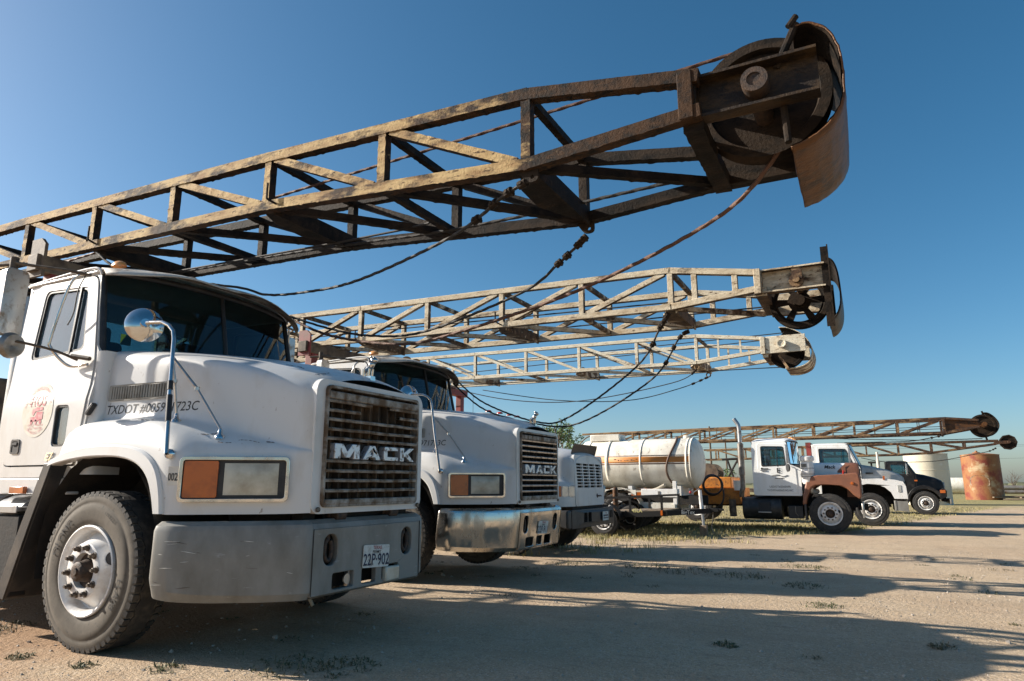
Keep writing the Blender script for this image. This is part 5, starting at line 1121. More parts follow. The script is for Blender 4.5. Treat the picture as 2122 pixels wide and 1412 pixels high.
for s in (-1, 1):
    place_wheel(WHEEL_D, TD, (0, s * 1.13, .52), flip=s > 0, spin=R(20)); place_wheel(WHEEL_D, TD, (-5.6, s * 1.0, .52), flip=s > 0); place_wheel(WHEEL_D, TD, (-6.9, s * 1.0, .52), flip=s > 0)

# ---------------------------------------------------------------- plain white truck behind it
gE = gz(26.5)
TE = thing('truck', (0, 26.5, gE), 'white truck with grey sloping hood top, between the brown-fendered and black trucks', 'truck')
simple_cab(TE, -1.63, -.20, -.24, 1.93, -.52, 2.66, 1.0, 1.06, 'white_worn', [(-1.42, 1.92), (-.36, 1.92), (-.58, 2.48), (-1.42, 2.50)], [(-1.48, 1.06), (-.28, 1.06), (-.29, 1.93), (-.52, 2.56), (-1.48, 2.58)], crown=.07)
archE = [(.70, .86), (.62, 1.06), (.45, 1.22), (.22, 1.31), (-.05, 1.33), (-.32, 1.26), (-.50, 1.12), (-.62, .95)]
for s in (-1, 1):
    mb = MB(); prism_y(mb, [(-.70, .95), (-.60, 1.40), (-.40, 1.48), (.3, 1.50), (.75, 1.46), (.98, 1.40), (1.05, 1.25), (1.07, .86)] + archE, *sorted((s * 1.14, s * .60))); mb.build('fender', 'white_worn', TE, bevel=.06, seg=3)
    mb = MB(); mb.box((.45, s * 1.145, 1.52), (.06, .03, .12)); mb.build('side_marker', 'amber', TE)
    mb = MB(); mb.box((.86, s * 1.143, 1.18), (.09, .02, .22)); mb.build('headlight', 'sealed_beam', TE)
    west_mirror(TE, -.50, 1.08, 2.25, s, .5)
    mb = MB(); mb.box((-1.0, s * .85, .62), (.9, .45, .5)); mb.build('fuel_tank', 'galv', TE, bevel=.1, seg=3)
    mb = MB(); mb.box((-1.75, s * .62, 1.95), (.14, .14, 1.5)); mb.build('rack_post', 'red_paint', TE)
rows = []
for u, zt_, hw_ in ((-.22, 1.95, .98), (.2, 1.87, .90), (.6, 1.76, .84), (.9, 1.64, .80), (1.03, 1.52, .76), (1.06, 1.30, .74), (1.07, .88, .74)):
    rows.append([Vector((u, y * hw_, z)) for y, z in ((-1, min(1.40, zt_ - .06)), (-.99, zt_ - .10), (-.90, zt_ - .02), (-.5, zt_ + .02), (0, zt_ + .03), (.5, zt_ + .02), (.90, zt_ - .02), (.99, zt_ - .10), (1, min(1.40, zt_ - .06)))])
mb = MB(); mb.grid(rows); HE = mb.build('hood', 'grey_hood', TE, smooth=60)
mb = MB(); mb.box((.05, -.965, 1.67), (.22, .006, .05)); mb.build('hood_lettering', 'ink_black', HE, smooth=0)
mb = MB(); mb.panel(rrect(-.55, .55, 1.0, 1.42, .04), [], lambda a, b, d: Vector((1.10 - d, a, b)), .05); mb.build('grille', 'radiator_black', TE)
mb = MB(); mb.panel([(-1.18, .48), (1.18, .48), (1.18, .80), (-1.18, .80)], [], lambda a, b, d: Vector((1.12 - d - .9 * max(0, abs(a) - .75), a, b)), .06); mb.build('bumper', 'bumper_grey', TE, bevel=.01)
mb = MB(); prism_y(mb, [(.70, .50), (.70, .80), (1.06, .78), (1.06, .46)], -1.17, -1.12); mb.build('bumper_end', 'bumper_grey', TE)
mb = MB(); mb.box((-1.75, 0, 2.66), (.16, 1.5, .14)); mb.build('rack_beam', 'red_paint', TE)
chassis(TE, -7.5, 1.0)
mb = MB(); mb.box((-4.8, 0, 1.1), (5.2, 2.1, .12)); mb.build('deck', 'brown_steel', TE)
for s in (-1, 1):
    place_wheel(WHEEL_D, TE, (0, s * 1.13, .52), flip=s > 0, spin=R(50)); place_wheel(WHEEL_D, TE, (-5.6, s * 1.1, .52), flip=s > 0)

# ---------------------------------------------------------------- black truck at the far end
gF = gz(37.3)
TF = thing('truck', (2.20, 37.3, gF), 'black truck with rounded front fender at the far right end of the row', 'truck')
simple_cab(TF, -1.43, -.26, -.28, 1.80, -.60, 2.38, .92, .98, 'black_paint', [(-1.25, 1.78), (-.40, 1.78), (-.64, 2.24), (-1.25, 2.26)], [(-1.32, 1.0), (-.34, 1.0), (-.33, 1.80), (-.58, 2.30), (-1.32, 2.32)], crown=.06)
for s in (-1, 1):
    arch = [(.62 * math.cos(R(a)), .50 + .62 * math.sin(R(a))) for a in range(14, 190, 16)]
    outr = [(.74 * math.cos(R(a)), .50 + .80 * math.sin(R(a))) for a in range(186, 40, -16)]
    mb = MB(); prism_y(mb, outr + [(.74, 1.18), (.86, 1.05), (.84, .80), (.70, .72)] + arch, *sorted((s * 1.10, s * .55))); mb.build('fender', 'black_paint', TF, bevel=.06, seg=3)
    mb = MB(); mb.box((.70, s * 1.10, 1.02), (.20, .04, .13)); mb.build('turn_signal', 'amber', TF)
    mb = MB(); mb.box((-.28, s * 1.0, 1.50), (.12, .02, .06)); mb.build('side_marker', 'amber', TF)
    west_mirror(TF, -.62, 1.0, 2.02, s, .46)
rows = []
for u, zt_, hw_ in ((-.30, 1.82, .92), (.1, 1.74, .84), (.5, 1.62, .76), (.74, 1.50, .70), (.80, 1.40, .68), (.82, 1.0, .66)):
    rows.append([Vector((u, y * hw_, z)) for y, z in ((-1, min(1.0, zt_ - .1)), (-1, zt_ - .22), (-.93, zt_ - .06), (-.8, zt_ - .01), (0, zt_ + .03), (.8, zt_ - .01), (.93, zt_ - .06), (1, zt_ - .22), (1, min(1.0, zt_ - .1)))])
mb = MB(); mb.grid(rows); mb.build('hood', 'black_paint', TF, smooth=50)
mb = MB(); mb.panel(rrect(-.5, .5, .98, 1.42, .03), [], lambda a, b, d: Vector((.85 - d, a, b)), .04); mb.build('grille', 'galv', TF)
mb = MB(); mb.panel([(-1.05, .48), (1.05, .48), (1.05, .72), (-1.05, .72)], [], lambda a, b, d: Vector((1.0 - d, a, b)), .06); mb.build('bumper', 'bumper_grey', TF, bevel=.01)
for s in (-1, 1): mb = MB(); mb.box((.86, s * .45, .62), (.25, .06, .12)); mb.build('bumper_bracket', 'under_black', TF)
mb = MB(); mb.tube([(-1.72, -.75, .9), (-1.72, -.75, 2.45)], .07, 12); mb.tube([(-1.72, -.75, 2.4), (-1.72, -.75, 2.82)], .05, 12); mb.build('exhaust_stack', 'tank_white', TF)
mb = MB()
for x in (-1.75, -2.0): mb.box((x, -.2, 1.75), (.08, .08, 1.3))
mb.box((-1.88, -.2, 2.35), (.5, .4, .08)); mb.build('winch_frame', 'under_black', TF)
chassis(TF, -6.5, .85)
mb = MB(); mb.box((-4.0, 0, 1.05), (4.6, 2.0, .12)); mb.build('deck', 'brown_steel', TF)
mb = MB(); mb.box((-3.2, 0, 1.7), (.3, .5, 1.2)); mb.build('mast_cradle', 'brown_steel', TF)
for s in (-1, 1):
    place_wheel(WHEEL_D, TF, (0, s * 1.09, .505), flip=s > 0, spin=R(10)); place_wheel(WHEEL_D, TF, (-4.8, s * 1.08, .505), flip=s > 0)
# ---------------------------------------------------------------- tank truck
gT = gz(19.7)
TT = thing('tank_truck', (-6.3, 19.7, gT), 'tank truck with white tank and orange and brown stripes', 'truck')
ZT = 1.87; RT = .70
head = [(0, .001), (.0, .12), (.035, .32), (.085, .50), (.15, .62), (.22, .685), (.27, .70)]
x0, x1 = -1.47, 2.24
prof = [(x0 + a, r) for a, r in head] + [(x1 - a, r) for a, r in head[::-1]]
mb = MB(); mb.lathe(prof, (0, 0, ZT), (1, 0, 0), 64); TK = mb.build('tank', 'tank_white', TT, smooth=50)
def band_arc(xa, xb, r, a0, a1, mat, name, n=28, t=.006):
    mb = MB(); rows = []
    for x in (xa, xb): rows.append([Vector((x, -r * math.cos(R(lerp(a0, a1, k / n))), ZT + r * math.sin(R(lerp(a0, a1, k / n))))) for k in range(n + 1)])
    mb.grid(rows); return mb.build(name, mat, TK, smooth=180, solid=t)
for s in (0, 180):
    f = 1 if s == 0 else -1
    for a0, a1, m in ((1, 14, 'stripe_orange'), (-3.2, -.8, 'stripe_brown'), (15.8, 17.6, 'stripe_brown')):
        a_, b_ = (a0, a1) if s == 0 else (180 - a1, 180 - a0)
        band_arc(x0 + .26, x1 - .26, RT + .006, a_, b_, m, 'stripe', n=6, t=.004)
for x, w_ in ((-.42, .10), (.58, .05), (1.88, .05), (1.98, .03), (-1.02, .03)): band_arc(x - w_ / 2, x + w_ / 2, RT + .012, -90, 270, 'tank_white', 'tank_strap', n=64, t=.012)
mb = MB(); mb.box((-.60, 0, ZT + .76), (.92, .62, .20)); mb.build('hatch_box', 'tank_white', TT, bevel=.02)
mb = MB(); mb.lathe([(0, .10), (.09, .10), (.10, .08), (.10, .001)], (1.78, 0, ZT + .68), (0, 0, 1), 16); mb.build('vent_cap', 'tank_white', TT)
mb = MB(); mb.tube(smooth_path([(-1.52, -.2, ZT + .1), (-1.50, -.2, ZT + .5), (-1.2, -.2, ZT + .80), (-.9, -.2, ZT + .82)], 5), .02, 8); mb.build('hand_rail', 'brown_steel', TT)
mb = MB(); mb.tube(smooth_path([Vector((1.45 + .12 * math.sin(k * .5), -(RT + .03) * math.cos(R(a)), ZT + (RT + .03) * math.sin(R(a)))) for k, a in enumerate(range(95, -50, -12))], 3), .028, 8); mb.build('hose', 'hose_brown', TT, smooth=60)
mb = MB(); mb.tube(smooth_path([(-.2, -.80, 1.13), (.5, -.86, 1.06), (1.0, -.88, 1.12), (1.32, -.92, 1.26)], 5), .045, 10); mb.build('suction_hose', 'hose_grey', TT, smooth=60)
for s in (-1, 1):
    rows = []
    for k in range(13):
        a = R(-2 + k * 184 / 12); rows.append([Vector((-.0 + .68 * math.cos(a), s * y, .50 + .68 * math.sin(a))) for y in (1.0, .98, .60)])
    mb = MB(); mb.grid(rows); mb.build('fender', 'tank_white', TT, smooth=60, solid=.015)
    mb = MB(); prism_y(mb, [(.52, .92), (.52, 1.12), (-.8, 1.14), (-.8, 1.02), (-.42, 1.04), (-.1, 1.17), (.30, 1.10)], *sorted((s * 1.0, s * .97))); mb.build('fender_skirt', 'tank_white', TT)
    mb = MB(); mb.box((1.17, s * .86, 1.04), (1.0, .26, .22)); tb = mb.build('tool_box', 'white_worn', TT, bevel=.008)
    mb = MB(); mb.box((1.17, s * .995, 1.045), (.06, .012, .09)); mb.build('box_latch', 'dull_steel', tb)
    mb = MB(); mb.box((1.10, s * .80, .62), (.95, .2, .34)); mb.build('lower_box', 'tank_white', TT, bevel=.01)
    mb = MB(); mb.box((1.60, s * .92, 1.05), (.10, .10, .62)); mb.build('box_post', 'white_worn', TT, bevel=.006)
    mb = MB(); mb.lathe([(0, .001), (0, .055), (-.02, .05), (-.025, .001)], (.50, s * .99, .93), (0, 1 if s < 0 else -1, 0), 14); mb.box((.52, s * .96, .98), (.26, .06, .16)); mb.build('tail_lamp', 'amber', TT)
    place_wheel(WHEEL_D, TT, (-.02, s * 1.0, .52), flip=s > 0); place_wheel(WHEEL_D, TT, (-1.35, s * 1.0, .52), flip=s > 0)
    mb = MB(); mb.box((-.6, s * .40, .85), (5.6, .09, .24)); mb.build('frame_rail', 'under_black', TT)
for x in (-1.1, .2, 1.6): mb = MB(); mb.box((x, 0, 1.10), (.12, 1.0, .26)); mb.build('tank_saddle', 'white_worn', TT)
mb = MB()
for x, w_, z, h_ in ((-.16, .10, .105, .035), (-.06, .05, .08, .05), (.02, .09, .07, .02), (.13, .06, .07, .025), (.21, .10, .075, .02), (.33, .07, .085, .05), (.40, .09, .075, .02), (.48, .06, .105, .03)):
    mb.box((x, -math.sqrt(RT * RT - z * z) - .009, ZT + z), (w_ * .6, .003, h_ * .55))
mb.build('worn_lettering', 'ink_brown', TK, smooth=0)
simple_cab(TT, -4.1, -2.85, -2.9, 1.95, -3.15, 2.6, 1.0, 1.0, 'white_worn', [(-3.9, 1.92), (-3.05, 1.92), (-3.25, 2.40), (-3.9, 2.42)], [(-3.95, 1.06), (-2.95, 1.06), (-2.95, 1.93), (-3.15, 2.5), (-3.95, 2.52)])

# ---------------------------------------------------------------- utility trailer with jack
gR = gz(17.6)
TR = thing('utility_trailer', (-5.96, 17.62, gR), 'black utility trailer with white wheel and white tongue jack, in front of the tank', 'trailer')
def zr(x): return .50 + .045 * x
for s in (-1, 1):
    mb = MB(); mb.bar((-3.0, s * .86, zr(-3.0)), (1.55, s * .86, zr(1.55)), .06, .13); mb.build('side_beam', 'trailer_black', TR)
    mb = MB(); mb.bar((-3.0, s * .86, zr(-3) + .42), (1.45, s * .86, zr(1.45) + .42), .05, .055); mb.build('top_rail', 'trailer_black', TR)
    for x in (-2.9, -1.9, -.9, .62, 1.42): mb = MB(); mb.bar((x, s * .86, zr(x) + .05), (x, s * .86, zr(x) + .41), .05, .05, up=(1, 0, 0)); mb.build('rail_post', 'trailer_black', TR)
    mb = MB(); mb.bar((1.50, s * .84, zr(1.5)), (2.42, 0, zr(2.4) + .01), .06, .12); tg = mb.build('tongue_beam', 'trailer_black', TR)
    rows = []
    for k in range(11):
        a = R(5 + 170 * k / 10); rows.append([Vector((.46 * math.cos(a), s * y, .36 + .46 * math.sin(a))) for y in (1.16, 1.15, .89)])
    mb = MB(); mb.grid(rows); mb.build('fender', 'trailer_black', TR, smooth=60, solid=.012)
mb = MB()
for i in range(9): mb.box((-2.8 + i * .5, 0, zr(-2.8 + i * .5) + .07), (.46, 1.66, .03))
mb.build('deck_boards', 'old_wood', TR)
wt = make_wheel(r=.36, w=.20, rim_r=.20, rim='rim_white', side='rubber_dark', tread='rubber_dark', detail=1, nuts=6, dish=.03, holes=6, n=40, hub='rim_white')
for s in (-1, 1): place_wheel(wt, TR, (0, s * 1.13, .355), flip=s > 0); place_wheel(wt, TR, (-.84, s * 1.13, .355), flip=s > 0)
kill_tree(wt)
mb = MB(); mb.cyl((0, -1.0, .36), (0, 1.0, .36), .04, n=10); mb.build('axle', 'trailer_black', TR)
mb = MB(); mb.cyl((2.20, 0, .58), (2.17, 0, 1.12), .045, n=16); JK = mb.build('jack', 'rim_white', TR)
mb = MB(); mb.cyl((2.20, 0, .60), (2.22, 0, .26), .034, n=14); mb.build('jack_leg', 'galv', JK)
mb = MB(); mb.tube([(2.17, 0, 1.13), (2.16, -.02, 1.15), (2.02, -.05, 1.06), (1.97, -.06, 1.06)], .011, 8); mb.build('crank', 'galv', JK)
mb = MB(); mb.sphere((1.95, -.06, 1.065), .035, 10, 8); mb.build('crank_knob', 'red_lens', JK)
mb = MB(); mb.box((2.22, 0, .13), (.17, .17, .27)); mb.build('jack_block', 'old_wood', TR, bevel=.008)
mb = MB(); mb.box((2.50, 0, zr(2.5) + .02), (.22, .10, .09)); mb.box((2.66, 0, zr(2.6) + .03), (.14, .08, .05)); mb.build('coupler', 'trailer_black', TR, bevel=.01)
mb = MB(); lettering(mb, 'BigTex', .13, lambda x, y: Vector((1.957 + x * .739, -.476 + x * .674, zr(1.95) - .04 + y)), bold=.02); mb.build('trailer_lettering', 'plate_white', TR, smooth=0)
mb = MB(); lettering(mb, '45LA', .12, lambda x, y: Vector((.80 + x, -.895, zr(.8) - .05 + y + .10)), bold=.02); mb.build('model_lettering', 'ink_yellow', TR, smooth=0)
mb = MB(); mb.box((1.42, -.90, zr(1.4) + .02), (.05, .03, .12)); mb.build('reflector', 'amber', TR)
mb = MB(); mb.tube(smooth_path([(2.46, .03, .60), (2.44, .04, .40), (2.40, .05, .20), (2.46, .05, .06)], 4), .012, 6); mb.build('safety_chain', 'dull_steel', TR)
# tarpaulin bag load on the deck
mb = MB(); mb.cyl((-.38, -.55, zr(0) + .08), (-.38, -.55, zr(0) + .62), .07, n=14); mb.sphere((-.38, -.55, zr(0) + .62), .07, 14, 8); tag(mb.build('gas_cylinder', 'guard_rust', None, smooth=60), 'rusty upright gas cylinder standing on the trailer deck', 'cylinder').location = (-5.96 + .52, 17.62, gR)

# ---------------------------------------------------------------- storage tanks in the field
def vtank(loc, r, h, mat, label, seams, lean=0.):
    T = thing('storage_tank', loc, label, 'tank')
    mb = MB(); mb.lathe([(0, r), (h, r)], (0, 0, 0), (0, 0, 1), 56); mb.build('shell', mat, T, smooth=60)
    mb = MB(); mb.lathe([(h, r + .03), (h + .03, r + .03), (h + .14, r * .5), (h + .2, .001)], (0, 0, 0), (0, 0, 1), 56); mb.build('roof', mat, T, smooth=40)
    for z in seams: mb = MB(); mb.lathe([(z, r + .004), (z + .05, r + .018), (z + .10, r + .004)], (0, 0, 0), (0, 0, 1), 56); mb.build('weld_seam', mat, T, smooth=60)
    return T
wt1 = vtank((3.55, 54.0, gz(54)), 1.30, 3.30, 'cream_tank', 'tall cream storage tank behind the black truck', (1.1, 2.2))
mb = MB(); mb.lathe([(0, .001), (0, .06), (.18, .06), (.2, .04)], (.5, -1.30, .35), (.2, -1, 0), 12); mb.build('outlet_pipe', 'pipe_steel', wt1)
wt2 = vtank((8.83, 72.0, gz(72)), 1.43, 3.80, 'red_rust', 'rusty red storage tank standing alone at the far right', (1.15, 2.55))
mb = MB(); mb.panel(rpoly([(-.75, 1.2), (.75, 1.2), (.75, 1.75), (.4, 2.05), (-.4, 2.05), (-.75, 1.75)], .15), [], lambda a, b, d: Vector((1.46 * math.sin(a / 1.46 - .30), -1.46 * math.cos(a / 1.46 - .30) + d, b)), .02); mb.build('man_way_patch', 'visor_rust', wt2)
mb = MB(); mb.lathe([(0, .001), (0, .3), (.05, .3), (.1, .1), (.2, .1)], (-.2, 0, 3.98), (0, 0, 1), 16); mb.build('roof_hatch', 'red_rust', wt2)
ht = thing('pressure_tank', (8.9, 104, gz(100)), 'white horizontal tank lying in the field between the two upright tanks', 'tank')
mb = MB(); L_ = 5.2; hd = [(0, .001), (.1, .5), (.35, .85), (.7, 1.0)]
mb.lathe([(-L_ + a, r) for a, r in hd] + [(L_ - a, r) for a, r in hd[::-1]], (0, 0, 1.08), (1, 0, 0), 40); mb.build('shell', 'tank_white', ht, smooth=50)
for x in (-2.6, 2.6): mb = MB(); mb.box((x, 0, .25), (.4, 1.6, .5)); mb.build('saddle', 'tank_white', ht)
mb = MB(); mb.cyl((-.5, 0, 2.0), (-.5, 0, 2.3), .15, n=12); mb.build('man_way', 'pipe_steel', ht)
# scrap pile and pipe rack at the right edge
for i in range(9):
    mb = MB(); a = random.uniform(-.5, .5); c = Vector((11.2 + random.uniform(-1.0, 2.2), 70.5 + random.uniform(-1, 1), gz(70) + .12 + .1 * (i % 4))); d = Vector((math.cos(a), math.sin(a), random.uniform(-.03, .06)))
    mb.bar(c - d * 1.3, c + d * 1.3, .28, .10); tag(mb.build('scrap_timber', 'old_wood'), 'weathered timber in the scrap pile right of the red tank', 'timber', 'scrap timbers')
for i in range(10):
    mb = MB(); r_, k = i % 5, i // 5; c = Vector((14.4, 84 + .5 * r_ * .8, gz(80) + .55 + .42 * k)); mb.cyl(c - V(3.4, 0, 0), c + V(3.4, 0, 0), .20, n=12); tag(mb.build('steel_pipe', 'pipe_steel'), 'grey steel pipe stacked beyond the scrap pile at the right edge', 'pipe', 'stacked pipes')
# ---------------------------------------------------------------- poles and wires
POLES = [(-17.7, 90, 8.6, 'wooden utility pole seen between the tank and the tall exhaust stack'), (-19.3, 110, 8.2, 'slim utility pole just left of the tall exhaust stack'), (60, 150, 9.5, 'wooden utility pole outside the right edge of the yard')]
for x, y, h, lab in POLES:
    P_ = thing('utility_pole', (x, y, gz(y)), lab, 'pole', group='utility poles')
    mb = MB(); mb.tube([(0, 0, 0), (0, 0, h)], [.16, .10], 10); mb.build('post', 'pole_wood', P_)
    mb = MB(); mb.box((0, -.1, h - .5), (1.7, .1, .12)); mb.build('cross_arm', 'pole_wood', P_)
    for k in (-.7, 0, .7): mb = MB(); mb.cyl((k, -.1, h - .44), (k, -.1, h - .25), .05, n=8); mb.build('insulator', 'galv', P_)
def catenary(p, q, sag, n=24):
    p = Vector(p); q = Vector(q); return [p.lerp(q, t) - V(0, 0, sag * 4 * t * (1 - t)) for t in [k / n for k in range(n + 1)]]
for k, dz in enumerate((0, .0, -1.6)):
    mb = MB(); mb.tube(catenary((-90, 75, 8.0 + dz), (60, 150, 8.2 + dz), 1.6 + .3 * k), .012, 4)
    tag(mb.build('power_line', 'rope_black'), ('highest', 'middle', 'lowest')[k] + ' thin power line crossing low behind the back row', 'wire')

# ---------------------------------------------------------------- trees and bushes
def leaf_cloud(mb, c, rx, rz, n, size):
    for _ in range(n):
        while True:
            p = Vector((random.uniform(-1, 1), random.uniform(-1, 1), random.uniform(-1, 1)))
            if p.length < 1: break
        p = Vector((p.x * rx, p.y * rx, p.z * rz)) + Vector(c); a = Vector((random.gauss(0, 1), random.gauss(0, 1), random.gauss(0, .6))).normalized(); b = a.cross(Vector((random.gauss(0, 1), random.gauss(0, 1), random.gauss(0, 1)))).normalized()
        s = size * random.uniform(.6, 1.4)
        mb.add([p - a * s, p + b * s * .45, p + a * s, p - b * s * .45], [(0, 1, 2, 3)])
def tree(loc, h, spread, label, n=26, leaves=34, lsize=.075, bare=False, grp='mesquite trees'):
    T = thing('mesquite_tree', loc, label, 'tree', group=grp)
    tr = MB(); lf = MB(); tips = []
    def branch(p, d, L, r, lev):
        pts = [p]; 
        for k in range(4):
            d = (d + Vector((random.gauss(0, .16), random.gauss(0, .16), random.gauss(.05, .10)))).normalized(); pts.append(pts[-1] + d * L / 4)
        tr.tube(pts, [lerp(r, r * .55, k / 4) for k in range(5)], 6)
        if lev == 0: tips.extend(pts[2:]); return
        for k in range(3 if lev > 1 else 4):
            nd = (d + Vector((random.gauss(0, .6), random.gauss(0, .6), random.gauss(.1, .35)))).normalized(); branch(pts[random.choice((2, 3, 4))], nd, L * random.uniform(.55, .8), r * .5, lev - 1)
    for k in range(3): branch(Vector((0, 0, 0)), Vector((random.gauss(0, .35) * spread, random.gauss(0, .35) * spread, 1)).normalized(), h * .42, .09 * h / 5, 2)
    tr.build('trunk', 'bark', T, smooth=60)
    if not bare:
        for p in tips: leaf_cloud(lf, p, .42 * spread, .30, leaves // 3, lsize)
        lf.build('crown', 'leaf', T, smooth=0)
    return T
random.seed(11)
tree((-18.7, 45, gz(45)), 7.7, .72, 'airy green mesquite tree behind the third truck', leaves=75, lsize=.10)
tree((-17.6, 46, gz(46)), 5.6, .35, 'leafless slender tree beside the green mesquite, left of the tank', bare=True)
tree((16.8, 112, gz(110)), 3.6, 1.6, 'leafless brush tree on the horizon at the right edge', bare=True)
def bush(loc, r, h, label):
    T = thing('bush', loc, label, 'bush', group='bushes behind the back row'); tr = MB(); lf = MB()
    for k in range(9):
        a = random.uniform(0, 6.28); e = Vector((math.cos(a) * r * random.uniform(.3, .9), math.sin(a) * r * .8, h * random.uniform(.5, .9))); tr.tube([(0, 0, 0), e * .5 + V(0, 0, .1), e], [.05, .035, .015], 5); leaf_cloud(lf, e, r * .42, h * .25, 110, .10)
    tr.build('stems', 'bark', T); lf.build('foliage', 'leaf', T, smooth=0)
for x, y, r, h, lab in ((-14.0, 60, 1.7, 2.5, 'round green bush seen right of the white tank'), (-11.4, 60, 1.5, 2.4, 'green bush close left of the tall exhaust stack'), (-12.8, 62, 1.3, 2.0, 'low green bush between the two taller bushes by the tank')):
    bush((x, y, gz(y)), r, h, lab)
mb = MB()
for k in range(900):
    a = R(random.uniform(-75, 75)); d = random.uniform(620, 760); x = d * math.sin(a - .44); y = d * math.cos(a - .44); s = random.uniform(1.5, 5); h = random.uniform(.7, 2.4)
    mb.sphere((x, y, -.5), 1, 6, 4, (s * 1.6, s, h), half=True)
tag(mb.build('tree_line', 'far_trees', smooth=0), 'low dark line of scrub along the horizon', 'scrub', kind='stuff')
# ---------------------------------------------------------------- wire ropes
def strand(path, r, n=9):
    mb = MB(); L = 0.; rings = []; step = .016; P = [path[0]]
    for a, b in zip(path, path[1:]):
        k = max(1, int((b - a).length / step)); P += [a.lerp(b, (i + 1) / k) for i in range(k)]
    prev = None; vv = []
    for i, p in enumerate(P):
        d = (P[min(i + 1, len(P) - 1)] - P[max(i - 1, 0)]).normalized()
        a = d.cross(V(0, 0, 1)) if prev is None else prev - d * prev.dot(d)
        a.normalize(); prev = a; b = d.cross(a); tw = i * step * 48
        vv += [p + (a * math.cos(t) + b * math.sin(t)) * r * (1 + .16 * math.cos(3 * t + tw)) for t in [2 * math.pi * q / n for q in range(n)]]
    mb.add(vv, [(i * n + k, i * n + (k + 1) % n, (i + 1) * n + (k + 1) % n, (i + 1) * n + k) for i in range(len(P) - 1) for k in range(n)]); return mb
def rope(pts, r, mat, label, clamps=(), cat='rope', n=8, grp='hanging ropes', sm=8):
    T = None; path = smooth_path(pts, sm)
    if not clamps:
        mb = strand(path, r * 1.05) if r > .0104 else MB().tube(path, r, n); return tag(mb.build('wire_rope', mat, smooth=60), label, cat, grp)
    T = thing('wire_rope', path[0], label, cat, group=grp); o = path[0]
    mb = strand([p - o for p in path], r * 1.05) if r > .0104 else MB().tube([p - o for p in path], r, n); mb.build('strand', mat, T, smooth=60)
    for f in clamps:
        i = min(int(f * (len(path) - 1)), len(path) - 2); p = path[i] - o; d = (path[i + 1] - path[i]).normalized()
        mb = MB(); mb.tube([p - d * .03, p + d * .03], r * 2.6, 8); q = d.cross(V(0, 0, 1)).normalized(); mb.tube([p - q * .035, p + q * .045], r * 1.2, 6); mb.build('clamp', 'mast_black', T, smooth=40)
    return T
# inside the nearest mast: from the crown wheel back to the drum
rope([(-.40, 4.05, 3.765), (-.55, 4.05, 3.77), (-2.0, 4.05, 3.70), (-4.0, 4.05, 3.62), (-6.5, 4.05, 3.52), (-11, 4.05, 3.36)], .011, 'rope_rust', 'rusty rope running back from the crown wheel inside the black mast', sm=4)
rope([(-1.0, 4.42, 3.16), (-2.8, 4.45, 3.14), (-5.0, 4.45, 3.24), (-11, 4.4, 3.35)], .012, 'rope_black', 'greasy rope lying along the underside of the black mast', sm=4)
rope([(-2.9, 4.3, 3.20), (-4.0, 4.35, 3.19), (-11, 4.2, 3.30)], .010, 'rope_black', 'second greasy rope along the underside of the black mast', sm=4)
rope([(-.27, 4.04, 3.06), (-.70, 4.28, 2.79), (-1.79, 4.6, 2.53), (-3.06, 4.88, 2.38), (-3.75, 4.98, 2.36), (-4.67, 5.08, 2.55), (-5.28, 5.10, 2.80), (-5.36, 5.06, 2.84)], .0125, 'rope_rust', 'rusty rope sagging from the black crown wheel to the nearest cab roof')
rope([(-1.74, 3.6, 2.98), (-1.95, 3.66, 2.945), (-2.49, 3.88, 2.83), (-3.62, 4.2, 2.745), (-4.46, 4.4, 2.80), (-4.95, 4.45, 2.86), (-5.15, 4.35, 2.925), (-5.45, 4.12, 2.955), (-5.85, 3.66, 2.98), (-6.25, 3.58, 3.22)], .011, 'rope_black', 'black rope clamped to the near chord of the black mast, lying over the visor', (.05, .10, .15, .19))
rope([(-1.74, 4.6, 2.94), (-1.99, 4.65, 2.78), (-2.37, 4.74, 2.61), (-3.48, 4.98, 2.45), (-4.18, 5.06, 2.50), (-4.74, 5.08, 2.64), (-5.20, 5.02, 2.80)], .0105, 'rope_black', 'black rope clamped to the far chord of the black mast, sagging beside the rusty rope', (.03, .07, .13, .17))
rope([(-1.86, 7.5, 2.99), (-1.97, 7.55, 2.86), (-2.34, 7.8, 2.47), (-3.43, 8.3, 1.955), (-4.02, 8.5, 1.93), (-5.05, 8.88, 2.28), (-5.60, 8.98, 2.66)], .011, 'rope_black', 'black rope from the near chord of the white mast down to the second truck', (.04, .08, .13, .18, .25), grp='ropes over the second truck')
rope([(-1.86, 8.5, 2.99), (-2.0, 8.52, 2.90), (-2.39, 8.6, 2.42), (-3.5, 8.8, 1.91), (-4.29, 8.9, 1.955), (-5.12, 8.99, 2.20), (-5.70, 9.0, 2.64)], .011, 'rope_black', 'black rope from the far chord of the white mast down to the second truck', (.05, .10, .16, .22, .28), grp='ropes over the second truck')
rope([(-2.37, 12.27, 2.96), (-2.9, 12.25, 2.78), (-3.87, 12.2, 2.61), (-5.35, 12.2, 2.70), (-6.99, 12.2, 3.0)], .008, 'rope_black', 'thin rope hanging from the far chord of the cream mast', (.05, .10, .16), grp='ropes under the cream mast')
rope([(-2.37, 11.33, 2.96), (-2.8, 11.35, 2.76), (-4.52, 11.4, 2.55), (-6.0, 11.4, 2.66), (-7.4, 11.4, 3.0)], .008, 'rope_black', 'thin rope hanging from the near chord of the cream mast', (.05, .10), grp='ropes under the cream mast')
